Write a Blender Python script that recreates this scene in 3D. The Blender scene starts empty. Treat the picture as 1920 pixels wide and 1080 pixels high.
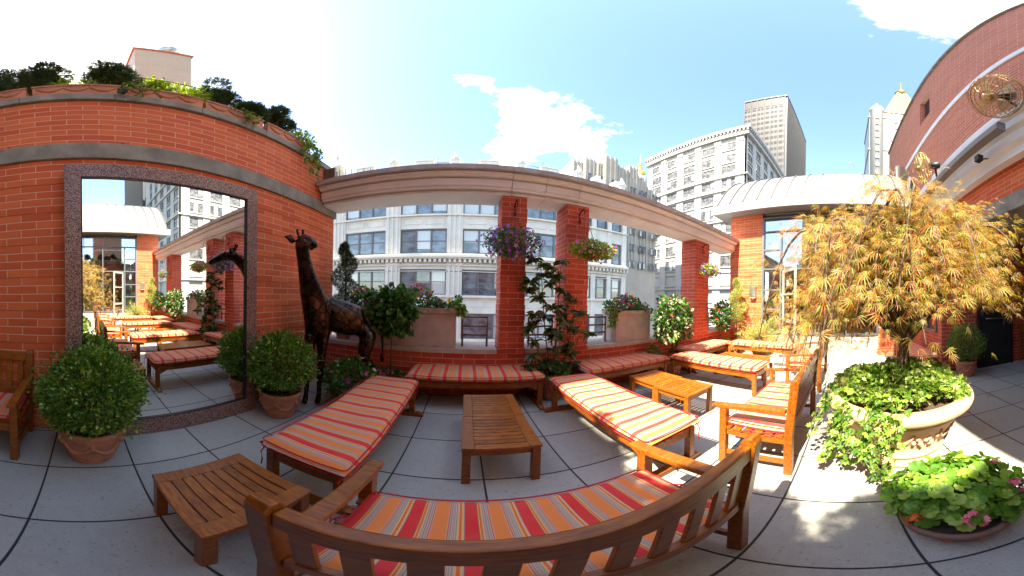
import bpy, math, random
import numpy as np
from mathutils import Matrix, Vector
rng = np.random.default_rng(7); random.seed(7)
S = bpy.context.scene; COL = S.collection
R = math.radians
# ------------------------------------------------------------------ camera (a levelled-by-hand panorama)
K = 454.72
cd = bpy.data.cameras.new('camera'); cam = bpy.data.objects.new('camera', cd); COL.objects.link(cam)
cd.type = 'PANO'; cd.clip_start = 0.02; cd.clip_end = 5000
try:
    cd.panorama_type = 'EQUIRECTANGULAR'; pn = cd
    cd.longitude_min = -870 / K
except Exception:
    cd.cycles.panorama_type = 'EQUIRECTANGULAR'; pn = cd.cycles
pn.longitude_min = -870 / K; pn.longitude_max = 1050 / K
pn.latitude_min = -520.15 / K; pn.latitude_max = 559.85 / K
def rotz(a): c, s = math.cos(a), math.sin(a); return Matrix(((c, -s, 0), (s, c, 0), (0, 0, 1)))
def rotx(a): c, s = math.cos(a), math.sin(a); return Matrix(((1, 0, 0), (0, c, -s), (0, s, c)))
def rotxz(a): c, s = math.cos(a), math.sin(a); return Matrix(((c, 0, -s), (0, 1, 0), (s, 0, c)))
M = rotxz(-.0225) @ rotx(.0066) @ rotz(-.0048)
cam.matrix_world = Matrix.Translation((0, 0, 1.468)) @ (M.transposed() @ rotx(math.pi / 2)).to_4x4()
S.camera = cam
# ------------------------------------------------------------------ sky and sun
SUN_AZ, SUN_EL = -92.947, 51.63
W = bpy.data.worlds.new("World"); S.world = W; W.use_nodes = True
nt = W.node_tree; N = nt.nodes; L = nt.links
bg = N['Background']; bg.inputs[1].default_value = 0.15
sky = N.new('ShaderNodeTexSky'); sky.sky_type = 'NISHITA'; sky.sun_disc = False
sky.sun_elevation = R(SUN_EL); sky.sun_rotation = R(SUN_AZ); sky.dust_density = .6; sky.air_density = 1.0; sky.ozone_density = 2.6
tc = N.new('ShaderNodeTexCoord')
def wmath(op, a, b=None, c=None):
    n = N.new('ShaderNodeMath'); n.operation = op
    for i, v in enumerate((a, b, c)):
        if v is None: continue
        if isinstance(v, (int, float)): n.inputs[i].default_value = v
        else: L.new(v, n.inputs[i])
    return n.outputs[0]
noi = N.new('ShaderNodeTexNoise'); noi.inputs['Scale'].default_value = 5.5; noi.inputs['Detail'].default_value = 9; noi.inputs['Roughness'].default_value = .62
mp = N.new('ShaderNodeMapping'); mp.inputs['Scale'].default_value = (1, 1, 1.9); L.new(tc.outputs['Generated'], mp.inputs[0]); L.new(mp.outputs[0], noi.inputs['Vector'])
acc = None
for az, el, rad, amp in ((13.5, 43.5, 5.5, .95), (20, 40.5, 6, .95), (27, 37.5, 4.5, .8), (9, 34.5, 4.5, .8), (3, 50, 2.5, .4), (111, 69.5, 6, .95), (120, 71, 5, .85)):
    d = (math.sin(R(az)) * math.cos(R(el)), math.cos(R(az)) * math.cos(R(el)), math.sin(R(el)))
    vm = N.new('ShaderNodeVectorMath'); vm.operation = 'DISTANCE'; L.new(tc.outputs['Generated'], vm.inputs[0]); vm.inputs[1].default_value = d
    t = wmath('MULTIPLY', wmath('SUBTRACT', 1.0, wmath('DIVIDE', vm.outputs[1], R(rad) * 1.5)), amp)
    acc = t if acc is None else wmath('MAXIMUM', acc, t)
m0 = wmath('ADD', wmath('MAXIMUM', acc, -.6), wmath('MULTIPLY', wmath('SUBTRACT', noi.outputs[0], .5), 2.6))
mr = N.new('ShaderNodeMapRange'); mr.interpolation_type = 'SMOOTHSTEP'; L.new(m0, mr.inputs[0]); mr.inputs[1].default_value = .18; mr.inputs[2].default_value = .75
mx = N.new('ShaderNodeMix'); mx.data_type = 'RGBA'; L.new(wmath('MULTIPLY', mr.outputs[0], .9), mx.inputs[0]); hs = N.new('ShaderNodeHueSaturation'); hs.inputs['Saturation'].default_value = 1.06; L.new(sky.outputs[0], hs.inputs['Color']); L.new(hs.outputs[0], mx.inputs[6]); mx.inputs[7].default_value = (8, 8, 8.2, 1)
L.new(mx.outputs[2], bg.inputs[0])
ld = bpy.data.lights.new('sun', 'SUN'); ld.energy = 5.0; ld.angle = R(.5); ld.color = (1, .93, .82)
lo = bpy.data.objects.new('sun', ld); COL.objects.link(lo)
sd = Vector((math.sin(R(SUN_AZ)) * math.cos(R(SUN_EL)), math.cos(R(SUN_AZ)) * math.cos(R(SUN_EL)), math.sin(R(SUN_EL))))
lo.rotation_euler = sd.to_track_quat('Z', 'Y').to_euler(); lo.location = (-30, 0, 40)
S.view_settings.view_transform = 'Standard'; S.view_settings.look = 'None'; S.view_settings.exposure = 2.2; S.view_settings.use_white_balance = True; S.view_settings.white_balance_temperature = 7300; S.view_settings.white_balance_tint = 9; S.view_settings.gamma = 1
S.cycles.max_bounces = 7; S.cycles.transparent_max_bounces = 12; S.cycles.sample_clamp_indirect = 8; S.cycles.use_denoising = True

# ------------------------------------------------------------------ helpers: meshes
class MB:
    def __init__(s): s.v = []; s.f = []; s.sm = []
    def add(s, vs, fs, smooth=False):
        o = len(s.v); s.v += [tuple(v) for v in vs]; s.f += [tuple(i + o for i in f) for f in fs]; s.sm += [smooth] * len(fs); return s
    def box(s, x0, x1, y0, y1, z0, z1):
        if x0 > x1: x0, x1 = x1, x0
        if y0 > y1: y0, y1 = y1, y0
        return s.add([(x0, y0, z0), (x1, y0, z0), (x1, y1, z0), (x0, y1, z0), (x0, y0, z1), (x1, y0, z1), (x1, y1, z1), (x0, y1, z1)],
                     [(3, 2, 1, 0), (4, 5, 6, 7), (0, 1, 5, 4), (1, 2, 6, 5), (2, 3, 7, 6), (3, 0, 4, 7)])
    def beam(s, p, q, w, h, up=(0, 0, 1)):
        p, q = Vector(p), Vector(q); d = (q - p).normalized(); u = Vector(up)
        if abs(d.dot(u)) > .97: u = Vector((0, 1, 0))
        a = d.cross(u).normalized() * w / 2; b = a.cross(d).normalized() * h / 2
        return s.add([p - a - b, p + a - b, p + a + b, p - a + b, q - a - b, q + a - b, q + a + b, q - a + b],
                     [(3, 2, 1, 0), (4, 5, 6, 7), (0, 1, 5, 4), (1, 2, 6, 5), (2, 3, 7, 6), (3, 0, 4, 7)])
    def tube(s, pts, r, n=8, cap=True):
        pts = [Vector(p) for p in pts]; k = len(pts); rs = r if hasattr(r, '__len__') else [r] * k; vs = []
        u = Vector((0, 0, 1))
        for i, p in enumerate(pts):
            d = (pts[min(i + 1, k - 1)] - pts[max(i - 1, 0)]).normalized()
            if abs(d.dot(u)) > .95: u = Vector((1, 0, 0))
            a = d.cross(u).normalized(); b = d.cross(a).normalized(); u = -b if False else u
            for j in range(n):
                t = 2 * math.pi * j / n; vs.append(p + (a * math.cos(t) + b * math.sin(t)) * rs[i])
        fs = [(i * n + j, i * n + (j + 1) % n, (i + 1) * n + (j + 1) % n, (i + 1) * n + j) for i in range(k - 1) for j in range(n)]
        if cap: fs += [tuple(range(n))[::-1], tuple((k - 1) * n + j for j in range(n))]
        return s.add(vs, fs, True)
    def lathe(s, prof, n=32, c=(0, 0, 0), sx=1, sy=1):
        vs = [(c[0] + r * math.cos(2 * math.pi * j / n) * sx, c[1] + r * math.sin(2 * math.pi * j / n) * sy, c[2] + z) for r, z in prof for j in range(n)]
        k = len(prof); fs = [(i * n + j, i * n + (j + 1) % n, (i + 1) * n + (j + 1) % n, (i + 1) * n + j) for i in range(k - 1) for j in range(n)]
        fs += [tuple(range(n))[::-1], tuple((k - 1) * n + j for j in range(n))]
        return s.add(vs, fs, True)
    def prism(s, poly, axis, a0, a1):
        """poly = list of 2-D points; axis 'x': points are (y,z), 'y': (x,z), 'z': (x,y)"""
        def m(p, a): return {'x': (a, p[0], p[1]), 'y': (p[0], a, p[1]), 'z': (p[0], p[1], a)}[axis]
        n = len(poly); vs = [m(p, a0) for p in poly] + [m(p, a1) for p in poly]
        fs = [tuple(range(n))[::-1], tuple(range(n, 2 * n))] + [(i, (i + 1) % n, n + (i + 1) % n, n + i) for i in range(n)]
        return s.add(vs, fs)
    def ball(s, c, rx, ry=None, rz=None, n=12):
        ry = ry or rx; rz = rz or rx; k = n // 2 + 1
        prof = [(math.sin(math.pi * i / (k - 1)) + 1e-4, -math.cos(math.pi * i / (k - 1))) for i in range(k)]
        vs = [(c[0] + r * math.cos(2 * math.pi * j / n) * rx, c[1] + r * math.sin(2 * math.pi * j / n) * ry, c[2] + z * rz) for r, z in prof for j in range(n)]
        fs = [(i * n + j, i * n + (j + 1) % n, (i + 1) * n + (j + 1) % n, (i + 1) * n + j) for i in range(k - 1) for j in range(n)]
        return s.add(vs, fs, True)
    def build(s, name, m, parent=None, world=False, bevel=0):
        me = bpy.data.meshes.new(name)
        off = parent.location if (parent is not None and world) else Vector((0, 0, 0))
        me.from_pydata([(v[0] - off[0], v[1] - off[1], v[2] - off[2]) for v in s.v], [], s.f)
        me.polygons.foreach_set('use_smooth', s.sm)
        me.materials.append(m); me.update(); me.validate()
        # consistent outward normals
        import bmesh
        bm = bmesh.new(); bm.from_mesh(me); bmesh.ops.recalc_face_normals(bm, faces=bm.faces); bm.to_mesh(me); bm.free()
        o = bpy.data.objects.new(name, me); COL.objects.link(o); o.parent = parent
        if bevel:
            b = o.modifiers.new('edge', 'BEVEL'); b.width = bevel; b.segments = 2; b.limit_method = 'ANGLE'; b.harden_normals = False
        return o
def tag(o, label=None, cat=None, group=None, kind=None):
    if label: o['label'] = label
    if cat: o['category'] = cat
    if group: o['group'] = group
    if kind: o['kind'] = kind
    return o
def thing(name, label, cat, loc=(0, 0, 0), rz=0, group=None):
    o = bpy.data.objects.new(name, None); COL.objects.link(o); o.location = loc; o.rotation_euler = (0, 0, rz); o.empty_display_size = .1
    return tag(o, label, cat, group)
def dup(o, loc, rz=None, label=None, group=None, parent=None):
    c = o.copy(); COL.objects.link(c); c.location = loc
    if rz is not None: c.rotation_euler = (0, 0, rz)
    if label: c['label'] = label
    if group: c['group'] = group
    for ch in list(o.children):
        d = ch.copy(); COL.objects.link(d); d.parent = c
        for g in list(ch.children):
            e = g.copy(); COL.objects.link(e); e.parent = d
    return c
def npmesh(name, V, F, m, parent=None, smooth=False):
    """V (n,3); F (k,p) array"""
    me = bpy.data.meshes.new(name); F = np.asarray(F, np.int32); k, p = F.shape
    me.vertices.add(len(V)); me.vertices.foreach_set('co', np.asarray(V, np.float32).ravel())
    me.loops.add(k * p); me.loops.foreach_set('vertex_index', F.ravel())
    me.polygons.add(k); me.polygons.foreach_set('loop_start', np.arange(k, dtype=np.int32) * p)
    try: me.polygons.foreach_set('loop_total', np.full(k, p, np.int32))
    except Exception: pass
    me.polygons.foreach_set('use_smooth', np.full(k, smooth)); me.materials.append(m); me.update(calc_edges=True)
    o = bpy.data.objects.new(name, me); COL.objects.link(o); o.parent = parent
    return o
# ------------------------------------------------------------------ helpers: materials
MATS = {}
class NT:
    def __init__(s, name):
        s.m = bpy.data.materials.new(name); s.m.use_nodes = True; s.t = s.m.node_tree; s.b = s.t.nodes['Principled BSDF']; s.out = s.t.nodes['Material Output']
    def n(s, typ, ins=None, **kw):
        x = s.t.nodes.new('ShaderNode' + typ)
        for k, v in kw.items(): setattr(x, k, v)
        for k, v in (ins or {}).items(): s.set(x.inputs[k], v)
        return x
    def set(s, sock, v):
        if hasattr(v, 'is_output') or isinstance(v, bpy.types.NodeSocket): s.t.links.new(v, sock)
        else:
            if isinstance(v, tuple) and len(v) == 3 and sock.type == 'RGBA': v = (*v, 1)
            sock.default_value = v
    def p(s, **kw):
        for k, v in kw.items(): s.set(s.b.inputs[k.replace('_', ' ')], v)
        return s
    def math(s, op, a, b=0., c=None):
        x = s.n('Math', operation=op); s.set(x.inputs[0], a); s.set(x.inputs[1], b)
        if c is not None: s.set(x.inputs[2], c)
        return x.outputs[0]
    def mix(s, f, a, b, mode='MIX'):
        x = s.n('Mix', data_type='RGBA', blend_type=mode); s.set(x.inputs[0], f); s.set(x.inputs[6], a); s.set(x.inputs[7], b); return x.outputs[2]
    def noise(s, vec, scale, detail=4, rough=.55):
        return s.n('TexNoise', {'Vector': vec, 'Scale': scale, 'Detail': detail, 'Roughness': rough}).outputs[0]
    def ramp(s, f, stops, interp='LINEAR'):
        x = s.n('ValToRGB'); cr = x.color_ramp; cr.interpolation = interp
        while len(cr.elements) < len(stops): cr.elements.new(1)
        for e, (p, c) in zip(cr.elements, stops): e.position = p; e.color = (*c, 1)
        s.set(x.inputs[0], f); return x.outputs[0]
    def bump(s, h, st=.3, dist=.01):
        x = s.n('Bump', {'Height': h, 'Strength': st, 'Distance': dist}); s.set(s.b.inputs['Normal'], x.outputs[0]); return s
    def obj(s): return s.n('TexCoord').outputs['Object']
    def pos(s): return s.n('NewGeometry').outputs['Position']
def simple(name, col, rough=.6, metal=0., var=.15, scale=8, bump=0.):
    t = NT(name); o = t.obj(); nz = t.noise(o, scale, 5)
    dark = tuple(c * (1 - var) for c in col); lite = tuple(min(1, c * (1 + var)) for c in col)
    t.p(Base_Color=t.ramp(nz, [(.3, dark), (.7, lite)]), Roughness=rough, Metallic=metal)
    if bump: t.bump(t.noise(o, scale * 6, 4), bump, .004)
    return t.m
def brick(name, c1, c2, mortar, w=.305, h=.0813):
    t = NT(name); g = t.n('NewGeometry'); sp = t.n('SeparateXYZ', {0: g.outputs['Position']}); sn = t.n('SeparateXYZ', {0: g.outputs['Normal']})
    isx = t.math('GREATER_THAN', t.math('ABSOLUTE', sn.outputs[0]), .6)
    u = t.math('ADD', t.math('MULTIPLY', sp.outputs[1], isx), t.math('MULTIPLY', sp.outputs[0], t.math('SUBTRACT', 1., isx)))
    v = t.n('CombineXYZ', {0: u, 1: sp.outputs[2]}).outputs[0]
    bt = t.n('TexBrick', {'Vector': v, 'Color1': c1, 'Color2': c2, 'Mortar': mortar, 'Scale': 1., 'Mortar Size': .0045, 'Mortar Smooth': .2, 'Bias': -.1, 'Brick Width': w, 'Row Height': h})
    big = t.noise(g.outputs['Position'], 1.3, 4); fine = t.noise(g.outputs['Position'], 90, 3)
    c = t.mix(t.math('MULTIPLY', big, .35), bt.outputs[0], tuple(x * .55 for x in c1))
    c = t.mix(t.math('MULTIPLY', t.math('GREATER_THAN', fine, .6), .25), c, tuple(x * .6 for x in c1))
    t.p(Base_Color=c, Roughness=.78)
    hgt = t.math('ADD', t.math('MULTIPLY', bt.outputs[1], -1.), t.math('MULTIPLY', fine, .25)); t.bump(hgt, .7, .006)
    return t.m
def wood(name, dark, lite, rough=.38):
    t = NT(name); o = t.obj(); rnd = t.n('ObjectInfo').outputs['Random']
    m = t.n('Mapping', {0: o, 'Scale': (6., 30., 30.)}); w = t.noise(m.outputs[0], 2.2, 6, .6)
    m2 = t.n('Mapping', {0: o, 'Scale': (1.5, 6., 6.)}); w2 = t.noise(m2.outputs[0], 3., 3)
    c = t.ramp(w, [(.28, dark), (.5, tuple((a + b) / 2 for a, b in zip(dark, lite))), (.72, lite)])
    c = t.mix(t.math('MULTIPLY', w2, .5), c, tuple(x * .5 for x in dark))
    wz = t.noise(t.n('Mapping', {0: o, 'Scale': (1.5, 14., 14.)}).outputs[0], 3.5, 7, .7); c = t.mix(t.n('MapRange', {0: wz, 1: .52, 2: .72, 3: 0., 4: .28}).outputs[0], c, (.32, .19, .11))
    isl = t.n('NewGeometry').outputs['Random Per Island']
    c = t.n('HueSaturation', {'Value': t.math('ADD', .75, t.math('MULTIPLY', isl, .5)), 'Color': c}).outputs[0]
    t.p(Base_Color=c, Roughness=rough, Coat_Weight=.12, Coat_Roughness=.35, Specular_IOR_Level=.35); t.bump(w, .25, .002)
    return t.m
def leafmat(name, stops, rough=.45, trans=.35):
    t = NT(name); isl = t.n('NewGeometry').outputs['Random Per Island']
    c = t.ramp(isl, stops); t.p(Base_Color=c, Roughness=rough)
    tr = t.n('BsdfTranslucent', {'Color': t.n('HueSaturation', {'Saturation': 1.15, 'Value': 1.3, 'Color': c}).outputs[0]})
    ms = t.n('MixShader', {0: trans, 1: t.b.outputs[0], 2: tr.outputs[0]}); t.t.links.new(ms.outputs[0], t.out.inputs[0]); return t.m
m_brick = brick('red_brick', (.60, .105, .030), (.78, .19, .060), (.80, .52, .38))
m_brickd = brick('dark_red_brick', (.48, .055, .022), (.64, .11, .042), (.78, .46, .34))
m_brickp = brick('pink_brick', (.50, .145, .075), (.60, .20, .11), (.80, .60, .48), w=.4, h=.1)
m_wood = wood('oiled_teak', (.17, .034, .004), (.50, .158, .008))
m_wood2 = wood('golden_teak', (.30, .10, .02), (.58, .27, .05))
m_terra = simple('terracotta', (.47, .19, .11), .75, var=.22, scale=9, bump=.3)
m_terra2 = simple('pale_terracotta', (.62, .37, .22), .8, var=.18, scale=7, bump=.35)
m_lime = simple('limestone_beam', (.74, .79, .80), .7, var=.08, scale=2, bump=.25)
m_band = simple('grey_stone_band', (.23, .225, .19), .8, var=.3, scale=5, bump=.5)
m_lead = simple('weathered_lead_cap', (.42, .45, .47), .6, .1, var=.2, scale=6)
m_conc = simple('planter_stone', (.46, .37, .31), .8, var=.16, scale=6, bump=.2)
m_cream = simple('cream_terracotta_facade', (.66, .62, .53), .75, var=.12, scale=.8)
m_white = simple('white_stone_facade', (.36, .35, .325), .75, var=.08, scale=.3)
m_cream2 = simple('warm_stone', (.36, .32, .265), .8, var=.12, scale=.3)
m_roof = simple('painted_metal_roof', (.22, .22, .215), .45, var=.06, scale=3)
m_steel = simple('brushed_steel', (.50, .48, .46), .3, 1., var=.1)
m_rail = simple('brown_metal_rail', (.22, .15, .12), .35, .6, var=.15)
m_black = simple('black_metal', (.02, .02, .022), .45, .3, var=.2)
m_dark = simple('dark_interior', (.012, .012, .012), .8, var=.2)
m_frame = simple('window_frame_paint', (.10, .12, .13), .4, var=.1)
m_frame2 = simple('old_window_frame', (.12, .115, .11), .5, var=.1)
m_soil = simple('potting_soil', (.05, .03, .02), .95, var=.3, scale=40, bump=.6)
m_bark = simple('grey_brown_bark', (.11, .075, .05), .9, var=.35, scale=30, bump=.6)
m_twig = simple('brown_stem', (.12, .075, .04), .85, var=.3, scale=30)
m_gold = simple('gilded_metal', (.85, .58, .12), .3, .9, var=.1)
m_goldroof = simple('gilded_roof_tiles', (.17, .10, .014), .5, .3, var=.15, scale=.5)
m_blade = simple('pale_brass_blade', (.62, .52, .34), .45, .2)
m_cage = simple('tarnished_brass', (.45, .30, .12), .4, .8, var=.2, scale=30)
m_beige = simple('beige_interior_wall', (.55, .46, .34), .8, var=.08)
m_curtain = simple('white_curtain', (.8, .78, .72), .8, var=.05)
m_orange = simple('orange_door', (.55, .22, .04), .5, var=.15)
m_street = simple('asphalt', (.05, .05, .05), .9, var=.2, scale=.5)
m_seam = simple('shadow_toned_seam_metal', (.11, .11, .11), .6, .2, var=.1)  # darker than the roof: the seams' thin shadow lines put into their colour
m_penth = brick('pale_penthouse_brick', (.52, .43, .31), (.56, .47, .35), (.42, .36, .28), w=.4, h=.12)
def granite():
    t = NT('pink_granite'); o = t.pos(); a = t.n('TexVoronoi', {'Vector': o, 'Scale': 130.}).outputs['Color']
    g = t.n('SeparateColor', {0: a}).outputs[0]
    t.p(Base_Color=t.ramp(g, [(.0, (.04, .025, .025)), (.25, (.20, .09, .08)), (.4, (.30, .17, .14)), (.88, (.42, .29, .25))], 'CONSTANT'), Roughness=.3); return t.m
m_gran = granite()
def bronze():
    t = NT('patinated_bronze'); o = t.obj()
    v = t.n('TexVoronoi', {'Vector': t.n('Mapping', {0: o, 'Scale': (1., 1., 1.)}).outputs[0], 'Scale': 7.}, feature='DISTANCE_TO_EDGE').outputs[0]
    n = t.noise(o, 12, 5)
    c = t.ramp(n, [(.3, (.018, .012, .010)), (.6, (.075, .042, .028)), (.8, (.22, .10, .05))])
    c = t.mix(t.math('LESS_THAN', v, .045), c, (.012, .01, .009))
    t.p(Base_Color=c, Metallic=.85, Roughness=t.math('ADD', .16, t.math('MULTIPLY', n, .25)))
    t.bump(t.math('ADD', t.math('MINIMUM', v, .08), t.math('MULTIPLY', n, .05)), .9, .03); return t.m
m_bronze = bronze()
def mirror_mat():
    t = NT('mirror_glass'); t.p(Base_Color=(.90, .92, .91), Metallic=1., Roughness=.0); return t.m
m_mirror = mirror_mat()
def glass_mat():
    t = NT('window_glass'); gl = t.n('BsdfGlossy', {'Color': (.9, .95, 1.), 'Roughness': .02}); tr = t.n('BsdfTransparent', {'Color': (.8, .84, .84)})
    fr = t.n('Fresnel', {'IOR': 1.9}).outputs[0]; f = t.math('ADD', t.math('MULTIPLY', fr, .8), .16)
    ms = t.n('MixShader', {0: f, 1: tr.outputs[0], 2: gl.outputs[0]}); t.t.links.new(ms.outputs[0], t.out.inputs[0]); return t.m
m_glass = glass_mat()
def pane_mat(name, w, blind=.5, dark=(.03, .035, .04), gl0=.10):
    t = NT(name); sp = t.n('SeparateXYZ', {0: t.obj()}); rnd = t.n('ObjectInfo').outputs['Random']
    cell = t.math('FLOOR', t.math('DIVIDE', sp.outputs[0], w))
    wn = t.n('TexWhiteNoise', {'Vector': t.n('CombineXYZ', {0: cell, 1: t.math('MULTIPLY', rnd, 97.)}).outputs[0]}, noise_dimensions='3D')
    on = t.math('LESS_THAN', wn.outputs['Value'], blind)
    r2 = t.n('SeparateColor', {0: wn.outputs['Color']}).outputs[1]
    hi = t.math('GREATER_THAN', sp.outputs[2], t.math('MULTIPLY', t.math('SUBTRACT', r2, .45), 2.6))
    f = t.math('MULTIPLY', on, hi)
    nz = t.noise(t.n('Mapping', {0: t.pos(), 'Scale': (.9, .9, 1.4)}).outputs[0], 1.1, 3)
    dk = t.ramp(nz, [(.4, dark), (.62, tuple(min(1, c * 5) for c in dark))])
    t.p(Base_Color=t.mix(f, dk, (.50, .50, .46)), Roughness=.5)
    gl = t.n('BsdfGlossy', {'Color': (.80, .80, .76), 'Roughness': .03}); ms = t.n('MixShader', {0: t.math('ADD', gl0, t.math('MULTIPLY', t.n('Fresnel', {'IOR': 1.5}).outputs[0], .5)), 1: t.b.outputs[0], 2: gl.outputs[0]})
    t.t.links.new(ms.outputs[0], t.out.inputs[0]); return t.m
def paver():
    t = NT('concrete_pavers'); p = t.pos()
    m = t.n('Mapping', {0: p, 'Location': (.456 + .61 * 40, -.955 + .61 * 40, 0)}).outputs[0]
    bt = t.n('TexBrick', {'Vector': m, 'Color1': (.33, .335, .295), 'Color2': (.42, .42, .37), 'Mortar': (.025, .027, .028), 'Scale': 1., 'Mortar Size': .0068, 'Mortar Smooth': .15, 'Bias': 0., 'Brick Width': .61, 'Row Height': .61}, offset=0., squash=1.)
    big = t.noise(p, 1.6, 5, .6); med = t.noise(p, 14, 4); fine = t.noise(p, 260, 2)
    wave = t.n('TexVoronoi', {'Vector': p, 'Scale': 95.}).outputs[0]; sp = t.n('SeparateXYZ', {0: m}); cell = t.n('TexWhiteNoise', {'Vector': t.n('CombineXYZ', {0: t.math('FLOOR', t.math('DIVIDE', sp.outputs[0], .61)), 1: t.math('FLOOR', t.math('DIVIDE', sp.outputs[1], .61))}).outputs[0]}).outputs['Value']
    c = t.mix(t.math('MULTIPLY', t.math('SUBTRACT', big, .35), 1.1), bt.outputs[0], (.28, .29, .27))
    c = t.mix(t.math('MULTIPLY', cell, .30), c, (.30, .30, .27)); c = t.mix(t.math('MULTIPLY', t.math('GREATER_THAN', fine, .55), .35), c, (.20, .20, .18)); c = t.mix(t.math('MULTIPLY', t.math('LESS_THAN', wave, .35), .30), c, (.22, .22, .20)); c = t.mix(t.math('MULTIPLY', med, .45), c, (.52, .50, .45)); c = t.mix(t.math('MULTIPLY', t.math('GREATER_THAN', t.noise(p, 38, 3), .64), .4), c, (.15, .145, .13))
    st = t.noise(p, .9, 6, .7); c = t.mix(t.math('MULTIPLY', t.math('GREATER_THAN', st, .62), .35), c, (.19, .185, .17))
    c = t.mix(bt.outputs[1], c, (.025, .027, .028))
    t.p(Base_Color=c, Roughness=.8)
    t.bump(t.math('ADD', t.math('MULTIPLY', bt.outputs[1], -1.5), t.math('MULTIPLY', wave, .6)), .8, .005); return t.m
m_pave = paver()
def stripes():
    t = NT('striped_canvas'); sp = t.n('SeparateXYZ', {0: t.obj()})
    f = t.math('FRACT', t.math('DIVIDE', t.math('ADD', sp.outputs[0], 10 * .183 + .04), .183))
    R_ = (.74, .006, .012); O = (.84, .21, .030); Y = (.80, .42, .09); B = (.55, .36, .22); Kk = (.34, .27, .17); Wt = (.60, .40, .31); Dk = (.33, .10, .09); O2 = (.75, .13, .02)
    seq = [(0, R_), (.22, Dk), (.232, Y), (.25, O2), (.285, Y), (.30, Wt), (.312, Kk), (.33, Wt), (.342, Kk), (.36, Dk), (.37, Wt), (.385, Kk), (.41, Wt), (.425, R_), (.44, B), (.46, O), (.70, B), (.72, R_), (.735, Wt), (.75, Kk), (.775, Wt), (.79, Dk), (.80, Wt), (.812, Kk), (.83, Wt), (.845, Kk), (.865, Wt), (.88, Y), (.90, O2), (.945, Y), (.965, Wt), (.985, Dk)]
    c = t.ramp(f, seq, 'CONSTANT')
    sc = t.n('Mapping', {0: t.obj(), 'Scale': (1., 1., 1.)}).outputs[0]; wv = t.noise(sc, 420, 1)
    c = t.mix(t.math('MULTIPLY', t.noise(sc, 9, 4), .18), c, (.5, .35, .25))
    t.p(Base_Color=c, Roughness=.9, Sheen_Weight=.04); t.bump(wv, .25, .001); return t.m
m_canvas = stripes()
G = lambda *c: c
m_box = leafmat('boxwood_leaves', [(0, (.035, .10, .012)), (.45, (.085, .20, .022)), (.8, (.19, .32, .04)), (1, (.42, .52, .11))], .35, .25)
m_ever = leafmat('dark_conifer', [(0, (.015, .04, .014)), (.6, (.035, .08, .022)), (1, (.09, .14, .03))], .6, .15)
m_deep = leafmat('deep_green_leaves', [(0, (.02, .075, .016)), (.5, (.05, .16, .028)), (1, (.14, .28, .05))], .35, .3)
m_lime_l = leafmat('lime_leaves', [(0, (.10, .20, .02)), (.5, (.24, .36, .04)), (1, (.50, .55, .12))], .45, .4)
m_ivy = leafmat('ivy_leaves', [(0, (.05, .13, .015)), (.4, (.13, .25, .03)), (.8, (.28, .40, .06)), (1, (.55, .60, .25))], .4, .35)
m_varieg = leafmat('variegated_leaves', [(0, (.02, .06, .012)), (.55, (.05, .14, .02)), (.75, (.14, .26, .04)), (.88, (.45, .50, .28)), (1, (.55, .58, .35))], .3, .3)
m_ger = leafmat('geranium_leaves', [(0, (.07, .20, .02)), (.5, (.16, .34, .035)), (1, (.34, .48, .07))], .45, .4)
m_maple = leafmat('laceleaf_maple_leaves', [(0, (.20, .04, .02)), (.15, (.42, .10, .025)), (.28, (.52, .22, .03)), (.40, (.48, .34, .06)), (.56, (.36, .38, .06)), (.74, (.24, .33, .05)), (.88, (.54, .40, .22)), (1, (.42, .19, .12))], .5, .45)
m_schef = leafmat('bronze_green_leaves', [(0, (.025, .05, .012)), (.6, (.06, .10, .02)), (1, (.20, .17, .04))], .35, .25)
m_juni = leafmat('golden_juniper', [(0, (.16, .22, .05)), (.5, (.34, .42, .10)), (1, (.60, .62, .22))], .6, .35)
m_purple = leafmat('purple_petals', [(0, (.30, .08, .50)), (.6, (.48, .20, .68)), (1, (.62, .40, .75))], .6, .4)
m_redfl = leafmat('red_petals', [(0, (.65, .02, .015)), (.6, (.80, .08, .03)), (1, (.85, .25, .05))], .6, .4)
m_pink = leafmat('pink_petals', [(0, (.75, .12, .20)), (.6, (.85, .25, .32)), (1, (.9, .5, .5))], .6, .4)
m_magenta = leafmat('magenta_petals', [(0, (.55, .04, .30)), (1, (.75, .25, .55))], .6, .4)
m_yellowfl = leafmat('orange_petals', [(0, (.80, .30, .03)), (1, (.85, .55, .08))], .6, .4)

# ------------------------------------------------------------------ foliage generator
def unit(a): return a / (np.linalg.norm(a, axis=-1, keepdims=True) + 1e-9)
T_DIAM = (np.array([(0, 0, 0), (.32, .45, .06), (0, 1, 0), (-.32, .45, .06)]), np.array([(0, 1, 2, 3)]))
T_OVAL = (np.array([(0, 0, 0), (.26, .25, .07), (.3, .55, .09), (0, 1, -.08), (-.3, .55, .09), (-.26, .25, .07), (0, .5, 0)]), np.array([(0, 1, 2, 6), (6, 2, 3, 3), (0, 6, 4, 5), (6, 3, 4, 4)]))
def fan(pts, cz=0, c=(0, .45)):
    n = len(pts); V = np.array([(x, y, z) for x, y, z in pts] + [(c[0], c[1], cz)]); F = np.array([(i, (i + 1) % n, n) for i in range(n)]); return V, F
T_IVY = fan([(0, 0, 0), (.28, .02, .05), (.52, .22, 0), (.30, .42, .06), (.42, .72, 0), (.16, .70, .05), (0, 1.05, -.05), (-.16, .70, .05), (-.42, .72, 0), (-.30, .42, .06), (-.52, .22, 0), (-.28, .02, .05)], -.02, (0, .4))
_g = []
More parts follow.
